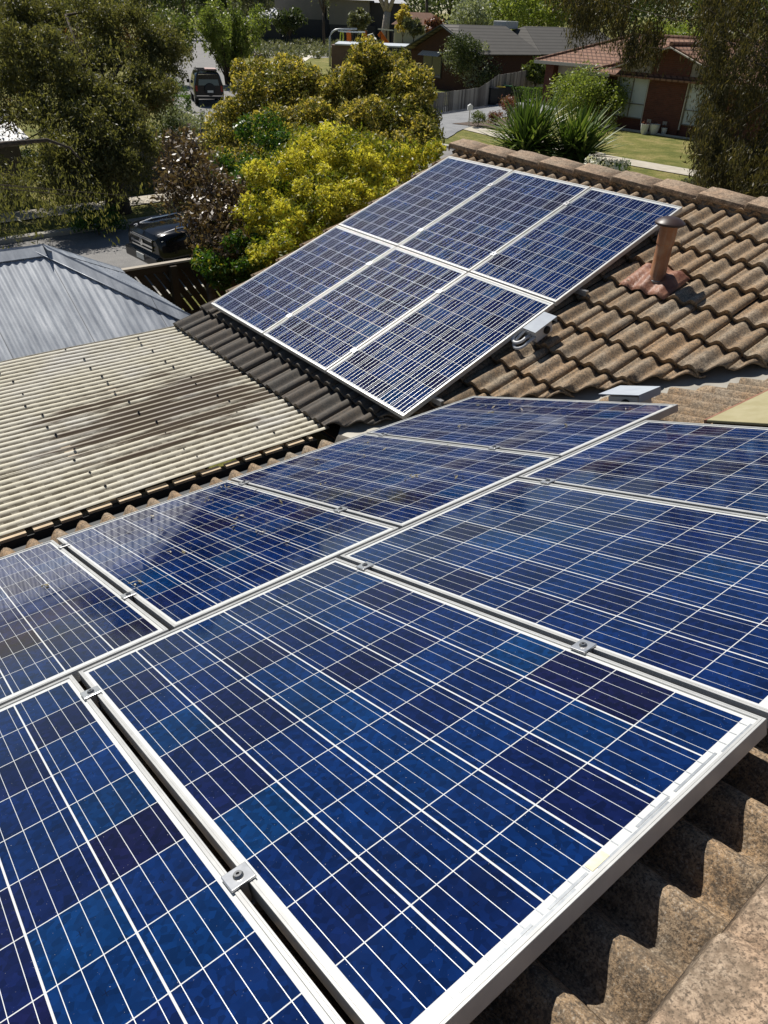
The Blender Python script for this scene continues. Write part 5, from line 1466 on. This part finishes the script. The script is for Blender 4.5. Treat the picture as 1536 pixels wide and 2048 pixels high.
# pickup: front toward -y in local space
pk = thing('pickup_truck', Vector((-14.05, 6.15, 0)), 'dark pickup truck with chrome grille parked in the side street behind the bronze shrub', 'pickup truck', rz=rad(3))
pk.location.z = gz(-14, 7)+.02
def half(w, z0, zs, zt, tumble=.9): return [(w*.90, z0), (w, z0+.18), (w*1.01, (z0+zs)/2), (w*.985, zs), (w*tumble, zt-.03), (w*tumble*.93, zt), (0.0, zt+.012)]
W2 = .92
body = loft([(.0, half(W2*.84, .42, .86, .98, .86)), (.06, half(W2*.92, .38, .92, 1.06, .9)), (.22, half(W2*.97, .36, .98, 1.11, .92)), (.8, half(W2, .38, 1.02, 1.16, .93)), (1.45, half(W2, .40, 1.04, 1.19, .94)), (1.9, half(W2, .40, 1.06, 1.20, .95)), (3.4, half(W2, .42, 1.06, 1.16, .97)), (5.2, half(W2, .45, 1.08, 1.16, .97)), (5.28, half(W2*.97, .5, 1.06, 1.12, .97))])
build('body', body, carblack, pk, auto=35)
cab = loft([(1.5, [(.80, 1.13), (.78, 1.16), (.75, 1.19), (0, 1.2)]), (2.25, [(.84, 1.13), (.76, 1.5), (.66, 1.74), (0, 1.78)]), (2.5, [(.85, 1.13), (.77, 1.55), (.66, 1.80), (0, 1.84)]), (3.35, [(.85, 1.13), (.77, 1.55), (.66, 1.80), (0, 1.84)]), (3.75, [(.84, 1.13), (.76, 1.5), (.68, 1.68), (0, 1.70)])])
build('cabin', cab, carblack, pk, auto=35)
ws = MB().add([(-.70, 1.60, 1.245), (.70, 1.60, 1.245), (.62, 2.24, 1.735), (-.62, 2.24, 1.735)], [(0, 1, 2, 3)]); build('windscreen', MB().prism([(p[0], p[1]-.01, p[2]+.02) for p in ws.v], (0, 0, 0), (0, -.008, .012)), glassm, pk)
for s in (-1, 1):
    build('side_window', MB().prism([(s*.835, 2.0, 1.2), (s*.835, 3.5, 1.2), (s*.72, 3.4, 1.66), (s*.73, 2.35, 1.66)], (0, 0, 0), (s*.012, 0, 0)), glassm, pk)
    m_ = build('mirror', MB().box((s*1.02, 1.95, 1.25), (.22, .12, .2)), carblack, pk, bevel=.03)
    build('headlight', MB().prism([(s*.52, .075, .84), (s*.80, .13, .86), (s*.83, .14, .99), (s*.56, .09, .97)], (0, 0, 0), (0, -.06, 0)), lampw, pk, bevel=.012)
    build('bonnet_trim', MB().tube([(s*.60, .10, 1.075), (s*.62, .6, 1.165), (s*.63, 1.4, 1.205)], [.012, .018, .012], 6), chrome, pk)
    wheel(pk, s*.80, .95); wheel(pk, s*.80, 4.2)
    build('fog_lamp', MB().box((s*.66, .02, .50), (.16, .05, .10)), lampw, pk, bevel=.01)
gr = build('grille', MB().box((0, .005, .83), (1.02, .06, .26)), trimb, pk, bevel=.02)
build('grille_bar', MB().box((0, -.03, .935), (1.08, .03, .035)).box((0, -.03, .80), (1.06, .03, .045)).box((0, -.03, .715), (1.0, .03, .03)), chrome, gr)
build('badge', MB().lathe([(.085, 0), (.085, .018), (.02, .024)], (0, -.035, .835), 18, Matrix.Rotation(rad(90), 3, 'X')), chrome, gr)
build('bumper', MB().box((0, -.03, .50), (1.66, .16, .24)), carblack, pk, bevel=.04); build('number_plate', MB().box((0, -.12, .52), (.37, .015, .13)), plate, pk)

# black four wheel drive seen from behind: rear toward -y in local space
sl_ = Vector((-46.4, 24.6, 0)); dirx = Vector((-.93, .36))
sv_ = thing('four_wheel_drive', sl_, 'black four wheel drive wagon with rear spare wheel and roof rack parked on the street', 'car', rz=math.atan2(dirx.y, dirx.x)-math.pi/2)
sv_.location.z = gz(sl_.x, sl_.y)+.03
def hs(w, z0, zs, zt, tum): return [(w*.92, z0), (w, z0+.2), (w*1.01, .8), (w, zs), (w*tum, zt-.10), (w*tum*.9, zt), (0, zt+.02)]
WW = .93
body = loft([(0, hs(WW*.95, .45, 1.15, 1.82, .80)), (.08, hs(WW, .40, 1.15, 1.88, .80)), (1.0, hs(WW, .40, 1.15, 1.91, .80)), (2.6, hs(WW, .40, 1.14, 1.90, .80)), (3.05, hs(WW, .40, 1.13, 1.78, .80)), (3.6, hs(WW, .40, 1.10, 1.16, .90)), (4.6, hs(WW*.97, .40, 1.04, 1.08, .9)), (4.75, hs(WW*.9, .45, .95, 1.0, .9))])
build('body', body, carblack, sv_, auto=35)
build('rear_window', MB().prism([(-.66, -.012, 1.18), (.66, -.012, 1.18), (.58, .025, 1.70), (-.58, .025, 1.70)], (0, 0, 0), (0, -.012, 0)), glassm, sv_)
build('spare_wheel', MB().lathe([(.36, 0), (.37, .03), (.37, .17), (.34, .2), (.05, .21)], (.05, -.0, .95), 28, Matrix.Rotation(rad(90), 3, 'X')), trimb, sv_, auto=40)
build('number_plate', MB().box((.05, -.225, .85), (.37, .012, .13)), plate, sv_)
build('bumper', MB().box((0, -.06, .52), (1.78, .18, .20)), trimb, sv_, bevel=.03)
build('bumper_bar', MB().box((0, -.16, .60), (1.7, .03, .04)), chrome, sv_)
for s in (-1, 1):
    build('tail_light', MB().box((s*.80, -.005, 1.0), (.12, .05, .34)), lampr, sv_, bevel=.01); wheel(sv_, s*.80, .85, .40); wheel(sv_, s*.80, 3.65, .40)
    build('mirror', MB().box((s*1.05, 3.05, 1.22), (.2, .12, .22)), carblack, sv_, bevel=.03)
    for y0, y1 in ((.35, 1.5), (1.6, 2.7)): build('side_window', MB().prism([(s*.925, y0, 1.2), (s*.925, y1, 1.2), (s*.80, y1-.1, 1.70), (s*.80, y0+.05, 1.70)], (0, 0, 0), (s*.01, 0, 0)), glassm, sv_)
mb = MB()
for s in (-.62, .62): mb.bar((s, .2, 1.99), (s, 2.7, 1.99), .04)
for y in (.2, .7, 1.2, 1.7, 2.2, 2.7): mb.bar((-.62, y, 1.99), (.62, y, 1.99), .035)
build('roof_rack', mb, trimb, sv_)
build('roof_load', MB().box((.25, .7, 2.06), (.7, 1.0, .08)), simple('pink_board', (.55, .36, .32), None, rough=.6), sv_, bevel=.01)
build('rear_trim', MB().box((0, .02, 1.79), (1.25, .04, .03)), chrome, sv_)
